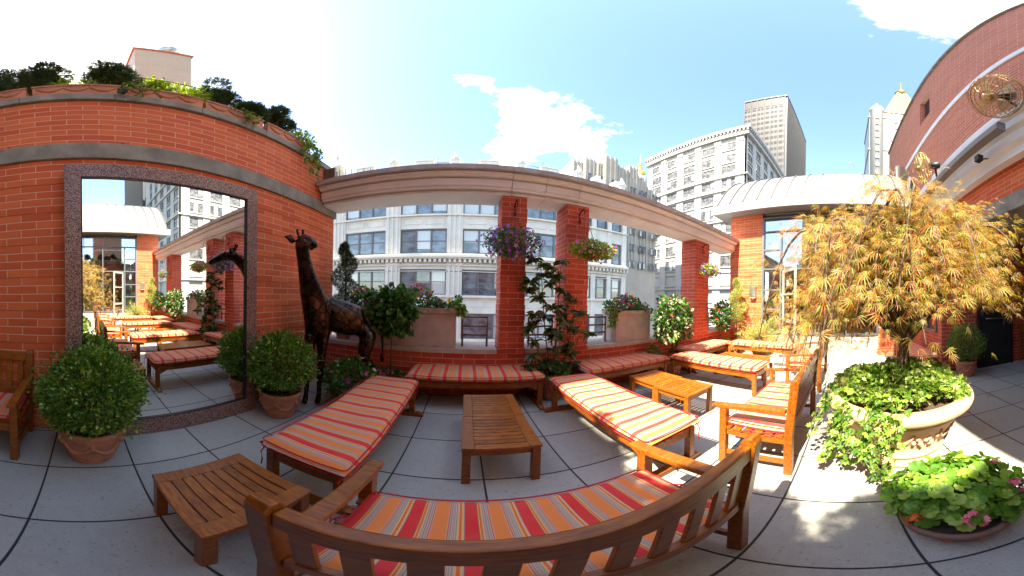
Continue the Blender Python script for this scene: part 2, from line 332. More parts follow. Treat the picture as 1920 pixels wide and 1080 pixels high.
for i in range(20):
    a = 2 * math.pi * i / 20; r = .5 * (1 + (.07 if i % 2 else -.05)); 
    if i == 15: r = .2
    _g.append((r * math.cos(a), .5 + r * math.sin(a), .07 * math.cos(a * 5)))
T_GER = fan(_g, -.12, (0, .42))
_f = []
for i in range(15):
    a = 2 * math.pi * i / 15; r = (.5, .52, .28)[i % 3]; _f.append((r * math.cos(a), r * math.sin(a), .1))
T_FLOW = fan(_f, -.12, (0, 0))
def _maple():
    V = []; F = []
    for k, (a, l) in enumerate([(-58, .75), (-34, 1.0), (-14, 1.2), (3, 1.3), (20, 1.15), (40, 1.0), (62, .7)]):
        a = R(a); d = (math.sin(a), math.cos(a)); w = .030; px, py = d[1] * w, -d[0] * w; o = len(V)
        V += [(0, 0, 0), (d[0] * l * .45 + px, d[1] * l * .45 + py, .04), (d[0] * l, d[1] * l, -.30), (d[0] * l * .45 - px, d[1] * l * .45 - py, .04)]; F.append((o, o + 1, o + 2, o + 3))
    return np.array(V), np.array(F)
T_MAPLE = _maple()
T_NEEDLE = (np.array([(-.06, 0, 0), (.06, 0, 0), (.04, 1, .05), (-.04, 1, .05), (0, .1, .0), (.28, .7, .1), (.24, .75, .1), (0, .25, 0), (0, .1, 0), (-.28, .7, -.1), (-.24, .75, -.1), (0, .25, 0)]), np.array([(0, 1, 2, 3), (4, 5, 6, 7), (8, 9, 10, 11)]))
T_GRASS = (np.array([(-.035, 0, 0), (.035, 0, 0), (.03, .6, .1), (-.03, .6, .1), (0, 1, .0)]), np.array([(0, 1, 2, 3), (3, 2, 4, 4)]))
def leaves(name, P, D, size, tmpl, m, parent=None, jit=.5, droop=0., upn=.6, sj=.35):
    """P points, D outward/length directions"""
    P = np.asarray(P, float); n = len(P); D = unit(np.asarray(D, float) + rng.normal(0, jit, (n, 3)) + np.array([0, 0, -droop]))
    Nn = unit(rng.normal(0, .6, (n, 3)) + np.array([0, 0, upn]) + D * .2); X = unit(np.cross(D, Nn)); Z = np.cross(X, D)
    s = size * (1 + rng.uniform(-sj, sj, n)); T, F = tmpl
    V = P[:, None, :] + s[:, None, None] * (T[None, :, 0:1] * X[:, None, :] + T[None, :, 1:2] * D[:, None, :] + T[None, :, 2:3] * Z[:, None, :])
    k = len(T)
    if F.shape[1] == 4 and (F[:, 2] == F[:, 3]).any():       # mixed quads and triangles: split all into triangles
        F = np.array([t for q in F for t in (((q[0], q[1], q[2]), (q[0], q[2], q[3])) if q[2] != q[3] else ((q[0], q[1], q[2]),))])
    FF = (F[None] + (np.arange(n) * k)[:, None, None]).reshape(-1, F.shape[1])
    return npmesh(name, V.reshape(-1, 3), FF, m, parent)
def lump(d, f=3., ph=0.):
    return (np.sin(d[:, 0] * f * 2.1 + 1.3 + ph) * np.sin(d[:, 1] * f * 1.7 + 2.1 + ph) + np.sin(d[:, 2] * f * 2.6 + .5 + ph * 2) * .7 + np.sin((d[:, 0] + d[:, 1] - d[:, 2]) * f * 3.3 + ph) * .4) / 2.1
def shell(n, c, r, inner=.55, amp=.14, f=3., ph=0., flat=None, power=2.):
    d = unit(rng.normal(0, 1, (n, 3))); rr = inner + (1 - inner) * rng.uniform(0, 1, n) ** (1 / power); rr = rr * (1 + amp * lump(d, f, ph))
    P = d * rr[:, None] * np.array(r)[None] + np.array(c)[None]
    return P, d
def twigs(c, base, n, r, rad=.006, ph=0):
    b = MB(); 
    for i in range(n):
        d = unit(rng.normal(0, 1, 3) + np.array([0, 0, .35])); e = np.array(c) + d * np.array(r) * .85; mid = (np.array(base) * .5 + e * .5) + rng.normal(0, .02, 3) + np.array([0, 0, .02])
        b.tube([base, mid, e], [rad, rad * .7, rad * .35], 5)
    return b

# ================================================================== SETTING
tag(MB().box(-2.36, 14, -9, 3.5, -.35, 0).build('terrace_floor', m_pave), kind='structure')
tag(MB().box(-1500, 1500, -1500, 1500, -24.5, -24).build('ground', m_street), kind='structure')
# building that carries the terrace
t = thing('terrace_building', 'brick building block below the terrace, seen past the parapet railings', 'building', (0, 0, -24))
MB().box(-14, 13.9, -14, 4.0, -24, -.36).build('wall', m_brick, t, True)
# ---- west brick wall with mirror
t = thing('brick_wall', 'tall red brick wall with grey stone band and coping behind the big mirror', 'wall', (-2.33, 0, 0))
b = MB(); b.box(-2.60, -2.342, -1.5, 3.82, 0, 3.84)
z = 0.
while z < 2.87: b.box(-2.342, -2.33, -1.5, 3.822, z + .004, min(z + .3252 - .006, 2.9)); z += .3252
b.box(-2.342, -2.33, -1.5, 3.822, 3.1, 3.82)
b.build('brickwork', m_brick, t, True)
MB().box(-2.60, -2.295, -1.5, 3.86, 2.905, 3.11).build('stone_band', m_band, t, True, .008)
b = MB()
for i in range(6): y0 = -1.5 + i * .9; b.box(-2.68, -2.29, y0 + .002, min(y0 + .898, 3.87), 3.84, 3.95)
b.build('coping', m_band, t, True, .006)
for y in (-.72, .38, 1.5, 2.6): MB().tube([(-2.335, y, 3.135), (-2.295, y, 3.132)], .010, 6).build('weep_pipe', m_terra, t, True)
t = thing('rooftop_block', 'flat roofed brick wing behind the planters on the mirror wall', 'building', (-8, 1, 0))
MB().box(-14, -2.61, -1.5, 3.80, 0, 3.80).build('wall', m_brick, t, True)
t = thing('brick_tower', 'tall brick tower wing south of the mirror wall', 'building', (-8, -6, 0))
MB().box(-3.9, -2.34, -9, -1.52, -24, 11.5).build('wall', m_brick, t, True)
# penthouse beyond
t = thing('penthouse', 'pale brick rooftop penthouse with round vent standing above the wall planters', 'building', (-11, 3, 3.8))
b = MB(); b.box(-13, -9, 1.92, 4.2, 3.8, 16.0); b.build('wall', m_penth, t, True)
MB().box(-13, -9.1, 1.1, 1.915, 3.8, 13.2).build('annex', m_penth, t, True)
MB().box(-13.1, -8.92, 1.84, 4.28, 16.0, 16.14).build('roof', m_terra, t, True)
b = MB(); b.lathe([(.30, 0), (.30, .35), (.42, .4), (.42, .72), (.30, .85), (.05, .88)], 20, (-9.35, 3.35, 16.14)); b.build('vent', m_steel, t, True)
# ---- big mirror
t = thing('wall_mirror', 'large square mirror in speckled pink granite frame on the red brick wall', 'mirror', (-2.16, .84, 0))
g = .003
b = MB(); b.box(-2.328, -2.16, -.17, -.025, .19, 2.60)
b.add([], [])
b.prism([(-.17, 2.60), (-.025, 2.60), (-.17 + .0, 2.745)], 'x', -2.328, -2.16)
b = MB()
b.prism([(-.17, .19), (-.025, .19), (-.025, 2.60 - g), (-.17, 2.745 - g)], 'x', -2.328, -2.16); b.build('frame_jamb', m_gran, t, True)
b = MB(); b.prism([(1.86, .19), (1.86, 2.745 - g), (1.715, 2.60 - g), (1.715, .19)], 'x', -2.328, -2.16); b.build('frame_jamb', m_gran, t, True)
b = MB(); b.prism([(-.17, 2.745), (-.025, 2.60), (1.715, 2.60), (1.86, 2.745)], 'x', -2.328, -2.161); b.build('frame_head', m_gran, t, True)
b = MB()
for i in range(3): b.box(-2.328, -2.158, -.17 + i * .676 + .001, -.17 + (i + 1) * .676 - .001, 0.002, .187)
b.build('sill', m_gran, t, True)
MB().box(-2.3, -2.185, -.024, 1.714, .19, 2.598).build('mirror_glass', m_mirror, t, True)
b = MB(); b.box(-2.184, -2.162, -.0245, -.012, .19, 2.599); b.box(-2.184, -2.162, 1.702, 1.7145, .19, 2.599); b.box(-2.184, -2.162, -.012, 1.702, 2.588, 2.5995); b.box(-2.184, -2.162, -.012, 1.702, .1885, .196)
b.build('edge_trim', m_black, t, True)
# ---- north parapet: knee wall, ledge
t = thing('parapet_wall', 'low red brick parapet wall with pale stone ledge behind the striped benches', 'wall', (2, 3.6, 0))
b = MB(); b.box(-2.33, 6.75, 3.44, 3.93, 0, .645); b.build('brickwork', m_brickd, t, True)
b = MB()
for x0, x1 in ((-2.33, -.9), (-.897, .47), (.885, 1.48), (1.905, 2.6), (2.603, 3.7), (3.703, 4.75), (5.39, 6.4)): b.box(x0, x1, 3.425, 3.95, .648, .718)
b.build('ledge', m_conc, t, True, .005)
# pillars
def pillar(x0, x1, label):
    t = thing('brick_pillar', label, 'pillar', ((x0 + x1) / 2, 3.66, .0), 0, 'brick pillars under the stone beam')
    b = MB(); b.box(x0 + .012, x1 - .012, 3.442, 3.868, .646, 3.025)
    z = .645 + .004; k = 0
    while z < 3.0:
        h = .0813 * 3 - .006; o = 0. if k % 2 == 0 else .007
        b.box(x0 + o, x1 - o, 3.43 + o, 3.88 - o, z, min(z + h, 3.026)); z += .0813 * 3; k += 1
    b.build('brickwork', m_brickd, t, True); return t
pillar(.492, .868, 'dark red brick pillar behind the basket of purple petunias')
pillar(1.493, 1.897, 'red brick pillar behind the yellow green hanging basket')
pillar(4.77, 5.38, 'wide brick pillar lit by sun near the glass pavilion')
t = thing('stone_beam', 'long moulded limestone beam spanning from the mirror wall to the pavilion', 'beam', (2.2, 3.6, 3.03))
prof = [(3.42, 3.03), (3.42, 3.07), (3.45, 3.072), (3.45, 3.09), (3.37, 3.092), (3.37, 3.135), (3.345, 3.14), (3.345, 3.255), (3.40, 3.258), (3.40, 3.278), (3.30, 3.28), (3.29, 3.315), (3.26, 3.32), (3.26, 3.345), (3.90, 3.345), (3.90, 3.03)]
capp = [(3.30, 3.347), (3.30, 3.360), (3.20, 3.362), (3.19, 3.43), (3.23, 3.445), (3.95, 3.448), (3.95, 3.347)]
xs = [-2.29, .62, 1.12, 1.66, 2.75, 4.1, 5.6, 6.74]
for a, c in zip(xs[:-1], xs[1:]): MB().prism(prof, 'x', a + .004, c - .004).build('beam_segment', m_lime, t, True)
MB().box(-2.28, 6.73, 3.48, 3.86, 3.06, 3.33).build('core', m_black, t, True)
for a, c in zip(xs[:-1], xs[1:]): MB().prism(capp, 'x', a + .002, c - .002).build('lead_cap', m_lead, t, True)
b = MB(); b.box(-2.33, -2.1, 3.45, 3.49, 3.44, 3.80)
for i in range(9): b.tube([(-2.02 + i * .11, 3.47, 3.44), (-2.02 + i * .11, 3.47, 3.74 - i * .02)], .006, 5)
b.build('end_railing', m_rail, t, True)
# ---- railings on the ledge
def railing(x0, x1, label):
    t = thing('metal_railing', label, 'railing', ((x0 + x1) / 2, 3.66, .718), 0, 'small railings on the parapet ledge')
    r = .017; b = MB()
    [MB().tube([(xx, 3.66, .718), (xx, 3.66, 1.165)], r, 10).build('post', m_rail, t, True) for xx in (x0, x1)]
    for z in (1.168, 1.03, .895): MB().tube([(x0 - .01 if z > 1.1 else x0, 3.66, z), (x1 + .01 if z > 1.1 else x1, 3.66, z)], r * .95, 10).build('rail', m_rail, t, True)
railing(-.03, .34, 'small brown metal railing on the ledge between stone planter and first pillar')
railing(.99, 1.38, 'small brown metal railing on the ledge between the two close pillars')
railing(2.02, 2.40, 'small brown metal railing on the ledge left of the second stone planter')
railing(5.75, 6.35, 'small metal railing on the ledge beside the wide sunlit pillar')

# ================================================================== PAVILION (east)
t = pav = thing('glass_pavilion', 'brick and glass pavilion with white curved metal roof at the terrace end', 'building', (9, 1, 0))
X = 6.75
for y0, y1 in ((2.45, 3.50), (-1.95, -.9)):
    b = MB(); b.box(X + .012, 11, y0, y1, 0, 4.24); z = .0
    while z < 4.2:
        b.box(X, X + .012, y0 + .001, y1 + .002, z + .004, min(z + .3252 - .007, 4.24))
        if y0 > 0: b.box(X, 11, 3.50, 3.512, z + .004, min(z + .3252 - .007, 4.24))
        z += .3252
    b.build('brick_wall', m_brick, t, True)
b = MB(); b.box(X + .02, X + .22, -.9, 2.45, 0, .62); b.build('base_panel', m_conc, t, True)
b = MB(); b.box(10.9, 10.98, -.9, 2.45, 0.02, 4.2); b.box(X + .1, 10.9, -.895, -.88, .02, 4.2); b.box(X + .1, 10.9, 2.43, 2.445, .02, 4.2); b.box(X + .1, 10.9, -.88, 2.43, 4.21, 4.235); b.build('room_wall', m_beige, t, True)
b = MB(); b.box(X + .25, 10.9, -.88, 2.43, .005, .02); b.build('room_floor', m_wood, t, True)
def curtain(y0, y1, x):
    n = 40; vs = []; 
    for i in range(n + 1):
        y = y0 + (y1 - y0) * i / n; xx = x + .035 * math.sin(i * 1.9) + .015 * math.sin(i * .7)
        vs += [(xx, y, .1), (xx, y, 3.55)]
    return MB().add(vs, [(2 * i, 2 * i + 2, 2 * i + 3, 2 * i + 1) for i in range(n)], True)
curtain(1.9, 2.40, X + .3).build('curtain', m_curtain, t, True); curtain(.2, .55, X + .35).build('curtain', m_curtain, t, True)
MB().box(X + 2.4, X + 2.46, .55, 1.35, .02, 2.3).build('inner_door', m_orange, t, True)
# frame: mullions
fr = MB(); ff = .03
def mull(y0, y1, z0, z1, d=.05): fr.box(X + .02 - d, X + .09, y0, y1, z0, z1)
for y in (2.42, -.88): mull(y - .035, y + .03, .62, 4.08)
mull(1.85, 1.90, .62, 3.635)
for y in (.93, .0): mull(y - .02, y + .02, 3.66, 4.06)
for y in (.86, 0.): mull(y - .02, y + .02, .62, 3.62)
for zz, y0, y1 in ((4.06, -.85, 2.39), (3.62, -.85, 2.39), (3.05, 1.9, 2.385), (2.47, -.85, 2.385), (1.86, 1.9, 2.385), (1.29, 1.9, 2.385), (.62, -.85, 2.385)): fr.box(X - .026, X + .088, y0, y1, zz - .022, zz + .022)
fr.build('window_frame', m_frame, t, True)
MB().box(X + .03, X + .042, -.85, 2.40, .64, 4.05).build('window_glass', m_glass, t, True)
# open door leaf
d = MB(); y0 = 1.8
for (a, c, z0, z1) in ((0, .07, .05, 2.42), (.78, .85, .05, 2.42)): d.box(-.02, .02, a, c, z0, z1)
for (z0, z1) in ((.05, .2), (.95, 1.03), (1.7, 1.75), (2.34, 2.42)): d.box(-.018, .018, .07, .78, z0, z1)
do = d.build('door', m_white, t); do.location = Vector((X - .04, 1.80, 0)) - t.location; do.rotation_euler = (0, 0, R(128))
# canopy
b = MB(); prof = [(6.18, 4.19), (6.18, 4.45), (6.24, 4.50), (6.30, 4.52), (11.2, 4.52), (11.2, 4.26), (6.30, 4.24), (6.26, 4.19)]
b.prism(prof, 'y', -1.9, 3.92); b.build('canopy', m_roof, t, True, .006)
b = MB(); n = 24; poly = []
for i in range(n + 1):
    a = math.pi * i / n; poly.append((8.75 - 2.43 * math.cos(a), 4.5205 + 1.85 * math.sin(a) ** 2.0))
b.prism(poly, 'y', -1.92, 3.82); roof = b.build('roof', m_roof, t, True)
for p in roof.data.polygons: p.use_smooth = len(p.vertices) == 4
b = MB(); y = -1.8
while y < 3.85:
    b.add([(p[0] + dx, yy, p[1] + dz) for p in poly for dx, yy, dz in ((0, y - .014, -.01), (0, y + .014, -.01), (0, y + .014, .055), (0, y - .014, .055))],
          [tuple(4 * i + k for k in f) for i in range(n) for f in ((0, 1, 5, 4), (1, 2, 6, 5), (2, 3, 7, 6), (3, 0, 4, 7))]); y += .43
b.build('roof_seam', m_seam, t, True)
for i in range(12): a = math.pi * (.12 + .04 * i); c = Vector((8.75 - 2.43 * math.cos(a), -1.7, 4.52 + 1.85 * math.sin(a) ** 2.0)); MB().beam(c, c + Vector((-.35 * math.cos(a), .05, .42)), .07, .008).build('roof_fin', m_steel, t, True)
l = thing('wall_lamp', 'square steel wall lamp on the sunlit pavilion brick beside the window', 'lamp', (X, 2.7, 1.78), 0, 'wall lamps')
MB().prism([(X - .13, 1.66), (X - .02, 1.64), (X, 1.64), (X, 1.95), (X - .13, 1.95)], 'y', 2.61, 2.80).build('lamp_body', m_steel, l, True, .004)
MB().box(X - .12, X - .03, 2.62, 2.79, 1.618, 1.64).build('lamp_lens', m_curtain, l, True)

# ================================================================== SOUTH BUILDING
SY = -1.95
t = thing('brick_building', 'high red brick building wall with stone bands and deep cornice above the maple', 'building', (8, -6, 0))
b = MB(); b.box(4.7, 10.98, -12, SY, 0, 3.45); b.build('pier_wall', m_brickd, t, True)
b = MB(); b.box(-2.33, 5.415, -12, SY, 3.46, 9.40); b.box(5.42, 6.2, -12, SY - .25, 3.46, 9.40); b.box(5.42, 6.2, SY - .25, SY, 3.46, 7.3); b.box(5.42, 6.2, SY - .25, SY, 8.5, 9.4); b.box(6.205, 11.0, -12, SY, 3.46, 9.40); b.build('upper_wall', m_brickp, t, True)
b = MB(); b.box(-2.33, 11.02, -12, SY + .06, 9.40, 9.52); b.build('parapet_cap', m_band, t, True)
b = MB()
for i in range(8): x0 = -2.3 + i * 1.66; b.box(x0, x0 + 1.655, SY + .001, SY + .035, 6.30, 6.48)
b.build('stone_band', m_lime, t, True, .01)
b = MB(); b.box(5.45, 6.17, SY - .24, SY - .2, 7.3, 8.5)
for i in range(14): z = 7.34 + i * .085; b.prism([(SY - .2, z), (SY - .12, z - .03), (SY - .12, z - .018), (SY - .2, z + .012)], 'x', 5.46, 6.16)
b.build('louver', m_rail, t, True)
co = [(SY, 3.46), (SY + .12, 3.46), (SY + .12, 3.6), (SY + .20, 3.64), (SY + .20, 3.80), (SY + .26, 3.86), (SY + .26, 4.0), (SY + .32, 4.06), (SY + .32, 4.2), (SY + .22, 4.3), (SY, 4.36)]
b = MB(); b.prism(co, 'x', -2.33, 6.2); b.build('cornice', m_lime, t, True)
b = MB(); b.prism([(SY + .34, 3.72), (SY + .46, 3.72), (SY + .47, 3.80), (SY + .44, 3.86), (SY + .34, 3.86)], 'x', 2.05, 6.1); b.build('awning_case', m_roof, t, True, .005)
b = MB(); b.box(-2.33, 4.69, -2.5, SY - .05, 3.0, 3.455); b.build('porch_brick', m_brick, t, True)
b = MB(); b.box(-2.33, 4.69, -2.52, SY - .02, 2.74, 2.998); b.build('porch_lintel', m_band, t, True, .01)
b = MB(); b.box(-2.33, 4.69, -9, -2.53, 3.2, 3.3); b.build('porch_ceiling', m_conc, t, True)
b = MB(); b.box(-2.33, 4.69, -9.1, -8.9, 0, 3.2); b.build('porch_back_wall', m_brickd, t, True)
dd = MB().box(4.64, 4.698, -3.72, -2.85, 0.002, 2.4).build('door', m_dark, t, True)
b = MB(); b.tube([(4.60, -3.6, 1.13), (4.60, -2.98, 1.13)], .018, 8); b.box(4.59, 4.64, -3.52, -3.49, .95, 1.1); h = b.build('push_bar', m_rail, t, True); h.parent = dd; h.location = -t.location * 0
b = MB(); b.box(4.60, 4.699, -2.85, -2.80, 0.002, 2.45); b.box(4.60, 4.699, -3.77, -3.72, 0.002, 2.45); b.box(4.60, 4.699, -3.77, -2.80, 2.451, 2.5); b.build('door_frame', m_black, t, True)
b = MB(); b.box(4.95, 6.7, SY, SY + .012, .9, 2.7); b.build('window', m_glass, t, True)
b = MB()
for x in (4.93, 5.5, 6.1, 6.7): b.box(x, x + .04, SY, SY + .04, .9, 2.7)
b.box(4.93, 6.74, SY, SY + .041, 2.7, 2.75); b.box(4.93, 6.74, SY, SY + .06, .85, .9); b.build('window_frame', m_frame, t, True)
l = thing('wall_lamp', 'dim steel wall lamp on the shaded brick pier left of the dark door', 'lamp', (4.7, -2.3, 1.78), 0, 'wall lamps')
MB().prism([(4.57, 1.66), (4.69, 1.64), (4.7, 1.64), (4.7, 1.95), (4.57, 1.95)], 'y', -2.42, -2.23).build('lamp_body', m_steel, l, True, .004)
MB().box(4.58, 4.67, -2.41, -2.24, 1.618, 1.64).build('lamp_lens', m_curtain, l, True)
l = thing('floodlight', 'small black floodlight clipped under the brass fan cornice', 'lamp', (2.62, SY + .34, 3.58), 0, 'small floodlights')
b = MB(); b.box(2.57, 2.67, SY + .30, SY + .38, 3.52, 3.62); b.tube([(2.62, SY + .2, 3.62), (2.62, SY + .3, 3.58)], .012, 6); b.build('lamp_head', m_black, l, True, .004)

# ================================================================== DISTANT BUILDINGS
def fmap(kind, plane):
    if kind == 'Y': return lambda u, z, d: (u, plane - d, z)
    return lambda u, z, d: (plane - d, u, z)
def fb(mb, fm, u0, u1, z0, z1, d0, d1):
    p = fm(u0, z0, d0); q = fm(u1, z1, d1); mb.box(p[0], q[0], p[1], q[1], min(z0, z1), max(z0, z1))
def window_master(w, h, n, name, m_pane, rail=True, hidden=None):
    f = MB(); e = .11
    f.box(0, w, -.12, .05, h - e, h); f.box(0, w, -.12, .05, 0, e * .8)
    for i in range(n + 1): x = (w - e) * i / n if i else 0; f.box(x, x + e + (.05 if 0 < i < n else 0), -.10, .05, e * .8, h - e)
    if rail: f.box(e, w - e, -.05, .03, h * .49, h * .49 + .07)
    o = f.build('window', m_frame2); g = MB().box(e, w - e, -.005, .01, e * .8, h - e).build('pane', m_pane, o)
    return o
def put_windows(master, t, kind, plane, us, zs, depth=.28, first=[True]):
    for u in us:
        for z in zs:
            c = master.copy(); COL.objects.link(c); c.parent = t
            loc = Vector((u, plane + depth, z)) if kind == 'Y' else Vector((plane + depth, u, z))
            c.location = loc - t.location; c.rotation_euler = (0, 0, 0 if kind == 'Y' else -math.pi / 2)
            for ch in master.children: d = ch.copy(); COL.objects.link(d); d.parent = c
def kill(o):
    for ch in list(o.children): bpy.data.objects.remove(ch)
    bpy.data.objects.remove(o)
# ---- N: ornate cream building across the street (Y = 22.4)
t = thing('ornate_building', 'cream terracotta office building with crested parapet and triple windows across the street', 'building', (0, 28, -24))
fm = fmap('Y', 22.4); b = MB(); bays = [-18.1, -12.2, -6.27, -.36, 5.55]; w = 4.45
b.box(-20.2, 17.4, 22.85, 40, -24, 14.6)
edges = [-20.2] + [v for u in bays for v in (u, u + w)] + [11.6]
rows = [(-14.2, 2.4), (-10.1, 2.4), (-6.1, 2.4), (-2.45, 2.4), (1.63, 2.4), (5.56, 2.43), (9.5, 2.5)]
for i in range(0, len(edges) - 1, 2): fb(b, fm, edges[i], edges[i + 1] if i + 1 < len(edges) else 11.6, -24, 14.0, -.45, 0)
zz = [-24] + [v for z, h in rows for v in (z, z + h)] + [14.0]
for i in range(0, len(zz), 2):
    for u in bays: fb(b, fm, u, u + w, zz[i], zz[i + 1], -.45, -.10)
nb = [(11.6, 1.1), (13.3, 1.5), (15.3, 1.5)]
fb(b, fm, 11.5, 11.6, -24, 14, -.45, -.02)
ue = [11.6, 12.75, 13.3, 14.8, 15.3, 16.8, 17.4]
for i in range(1, 6, 2): fb(b, fm, ue[i], ue[i + 1], -24, 14.0, -.45, -.02)
for i in range(0, len(zz), 2):
    for k in (0, 2, 4): fb(b, fm, ue[k], ue[k + 1], zz[i], zz[i + 1], -.45, -.12)
b.build('wall', m_cream, t, True)
# mouldings
b = MB()
for u in [x + w for x in bays]:          # pilaster ribs
    for k in range(3): fb(b, fm, u + .18 + k * .45, u + .34 + k * .45, -3.5, 4.4, -.02, .08); fb(b, fm, u + .18 + k * .45, u + .34 + k * .45, 5.5, 14.0, -.02, .08)
for z, h in rows:
    fb(b, fm, -20.2, 17.4, z - .22, z - .06, -.2, .16)
    for u in bays:
        for k in range(2): 
            x0 = u + .25 + k * 2.1; fb(b, fm, x0, x0 + 1.85, z - .45, z - .39, -.12, -.04); fb(b, fm, x0, x0 + 1.85, z - 1.05, z - .99, -.12, -.04); fb(b, fm, x0, x0 + .06, z - .99, z - .45, -.12, -.04); fb(b, fm, x0 + 1.79, x0 + 1.85, z - .99, z - .45, -.12, -.04)
b.build('moulding', m_cream, t, True)
b = MB(); fb(b, fm, -20.2, 17.4, 5.12, 5.32, -.1, .55); fb(b, fm, -20.2, 17.4, 4.98, 5.12, -.1, .40); fb(b, fm, -20.2, 17.4, 4.35, 4.45, -.1, .12)
u = -20.
while u < 17.3: fb(b, fm, u, u + .24, 4.66, 4.97, -.1, .32); u += .46
fb(b, fm, -20.2, 17.4, 13.9, 14.3, -.1, .6); fb(b, fm, -20.2, 17.4, 14.3, 14.75, -.3, .35); fb(b, fm, -20.2, 17.4, 3.8 + .0, 3.86, -.1, .0)
b.build('cornice', m_cream, t, True)
mw = window_master(4.45, 2.4, 3, 'w', pane_mat('office_panes', 1.48, .45)); put_windows(mw, t, 'Y', 22.4, bays, [z for z, h in rows])
kill(mw)
mw = window_master(1.2, 2.4, 1, 'w', pane_mat('office_panes_narrow', 1.2, .3)); put_windows(mw, t, 'Y', 22.4, [11.57, 13.45, 15.45], [z for z, h in rows]); kill(mw)
for x0 in (-10.8, -4.95, 1.04, 6.9, -16.7):
    b = MB(); fb(b, fm, x0, x0 + 1.75, 14.75, 15.5, -.3, .2); fb(b, fm, x0 - .08, x0 + 1.83, 15.5, 15.62, -.35, .28)
    for k in range(3): fb(b, fm, x0 + .2 + k * .5, x0 + .55 + k * .5, 14.9, 15.35, .2, .26)
    b.build('merlon', m_cream, t, True)
for x0 in (12.0, 14.5):
    b = MB()
    for k, (a, c) in enumerate(((0, 15.1), (.5, 15.6), (1.0, 16.0), (1.5, 15.6), (2.0, 15.1))): fb(b, fm, x0 + a, x0 + a + .5, 14.75, c, -.3, .25)
    b.build('merlon', m_cream, t, True)
for x0 in (-13.0, -7.1, -1.2, 4.85, 10.9, 16.4):
    b = MB(); fb(b, fm, x0 - .36, x0 + .36, 14.75, 15.6, -.3, .35)
    b.prism([(x0 - .55, 15.5), (x0 + .55, 15.5), (x0, 16.4)], 'y', 22.0, 22.9); fb(b, fm, x0 - .06, x0 + .06, 16.3, 16.75, .0, .12); b.ball((x0, 22.0, 15.75), .2, .1, .2, 8)
    b.build('gable', m_cream, t, True)
b = MB(); b.lathe([(.75, 0), (.75, 1.6), (.9, 1.7), (.5, 2.2), (.18, 2.9), (.14, 3.1), (.35, 3.3), (.35, 3.4), (.08, 3.6), (.02, 3.9)], 8, (-13.2, 22.3, 14.4)); b.build('turret', m_cream, t, True)
for p, q in (((-3.0, 24, 14.6), (-3.2, 24, 17.3)), ((-3.9, 24, 16.3), (-1.9, 24, 16.35)), ((6.6, 24, 14.6), (7.6, 24, 17.4)), ((5.9, 24, 16.7), (8.2, 24, 16.2)), ((-3.9, 24, 16.0), (-1.9, 24, 16.0))): MB().tube([p, q], .06, 5).build('antenna', m_frame2, t, True)
# ---- mid: stepped cream building
t = thing('stepped_building', 'stepped cream apartment tower rising behind the crested parapet', 'building', (22, 40, -24))
b = MB(); 
for x0, x1, y0, zt in ((17.2, 19.4, 38, 28.5), (19.4, 21.8, 37.6, 29.6), (21.8, 23.2, 37.4, 29.0), (23.2, 26.2, 37.0, 31.2), (26.2, 29.0, 37.2, 29.6), (29.0, 31.6, 37.4, 31.0), (31.6, 34.4, 37.8, 29.2), (34.4, 37.6, 38.0, 27.2)):
    b.box(x0, x1, y0, 55, -24, zt); 
    for k in range(3): b.box(x0 + .2 + k * (x1 - x0) / 3, x0 + .45 + k * (x1 - x0) / 3, y0 - .2, y0, 8, zt + .4)
b.build('wall', m_cream2, t, True)
mw = window_master(.75, 1.5, 1, 'w', pane_mat('apartment_panes', .8, .2, gl0=.02), False)
for x in (19.8, 22.1, 25.0, 27.2, 29.5, 30.5, 32.2, 33.3, 35.4, 36.4): put_windows(mw, t, 'Y', 37.0, [x], [z for z in (8, 11.4, 14.8, 18.2, 21.6, 24.2)], depth=-.05 if x < 29 else .3)
kill(mw)
t = thing('gilded_spire', 'white clock tower top with gilded dome and lantern far behind the stepped building', 'building', (103, 120, -24))
b = MB(); b.box(98, 108, 118, 128, -24, 84); b.lathe([(4.3, 0), (4.3, 6)], 16, (103, 120, 84)); b.build('tower', m_white, t, True)
b = MB(); b.lathe([(4.4, 0), (4.2, 1.6), (3.4, 3.6), (2.0, 5.4), (1.5, 6.2), (1.5, 9.5), (1.9, 10), (1.2, 12), (.5, 14), (.3, 18), (.05, 21)], 16, (103, 120, 90)); b.build('dome', m_gold, t, True)
# ---- B2: white building with heavy cornice
t = b2 = thing('white_building', 'white stone office building with deep bracketed cornice beyond the pavilion', 'building', (60, 38, -24))
fx = fmap('X', 50.); fy = fmap('Y', 22.4)
b = MB(); b.box(50.45, 82, 22.85, 54.6, -24, 47)
zr = [42.85, 38.5, 34.85, 30.8, 26.6, 22.4, 18.3, 14.1, 10.0, 5.8, 1.6, -2.6, -6.8]; hh = 2.75
zz = [47.0] + [v for z in zr for v in (z + hh, z)] + [-24]
ub = [25.1, 30.9, 36.8, 42.75, 48.7]; ww = 3.75
cols = [22.4] + [v for u in ub for v in (u, u + ww)] + [54.6]
for i in range(0, len(cols), 2): fb(b, fx, cols[i], cols[i + 1], -24, 47, -.45, 0)
for i in range(0, len(zz), 2):
    for u in ub: fb(b, fx, u, u + ww, zz[i + 1], zz[i], -.45, -.15)
ub2 = [50.6 - .6 + k * 5.75 for k in range(5)]; ub2 = [50.1 + .6, 56.0, 61.8, 67.6, 73.4]
cols = [50.0] + [v for u in ub2 for v in (u, u + 3.2)] + [82]
for i in range(0, len(cols), 2): fb(b, fy, cols[i], cols[i + 1], -24, 47, -.449, -.001)
for i in range(0, len(zz), 2):
    for u in ub2: fb(b, fy, u, u + 3.2, zz[i + 1], zz[i], -.449, -.15)
b.build('wall', m_white, t, True)
b = MB()
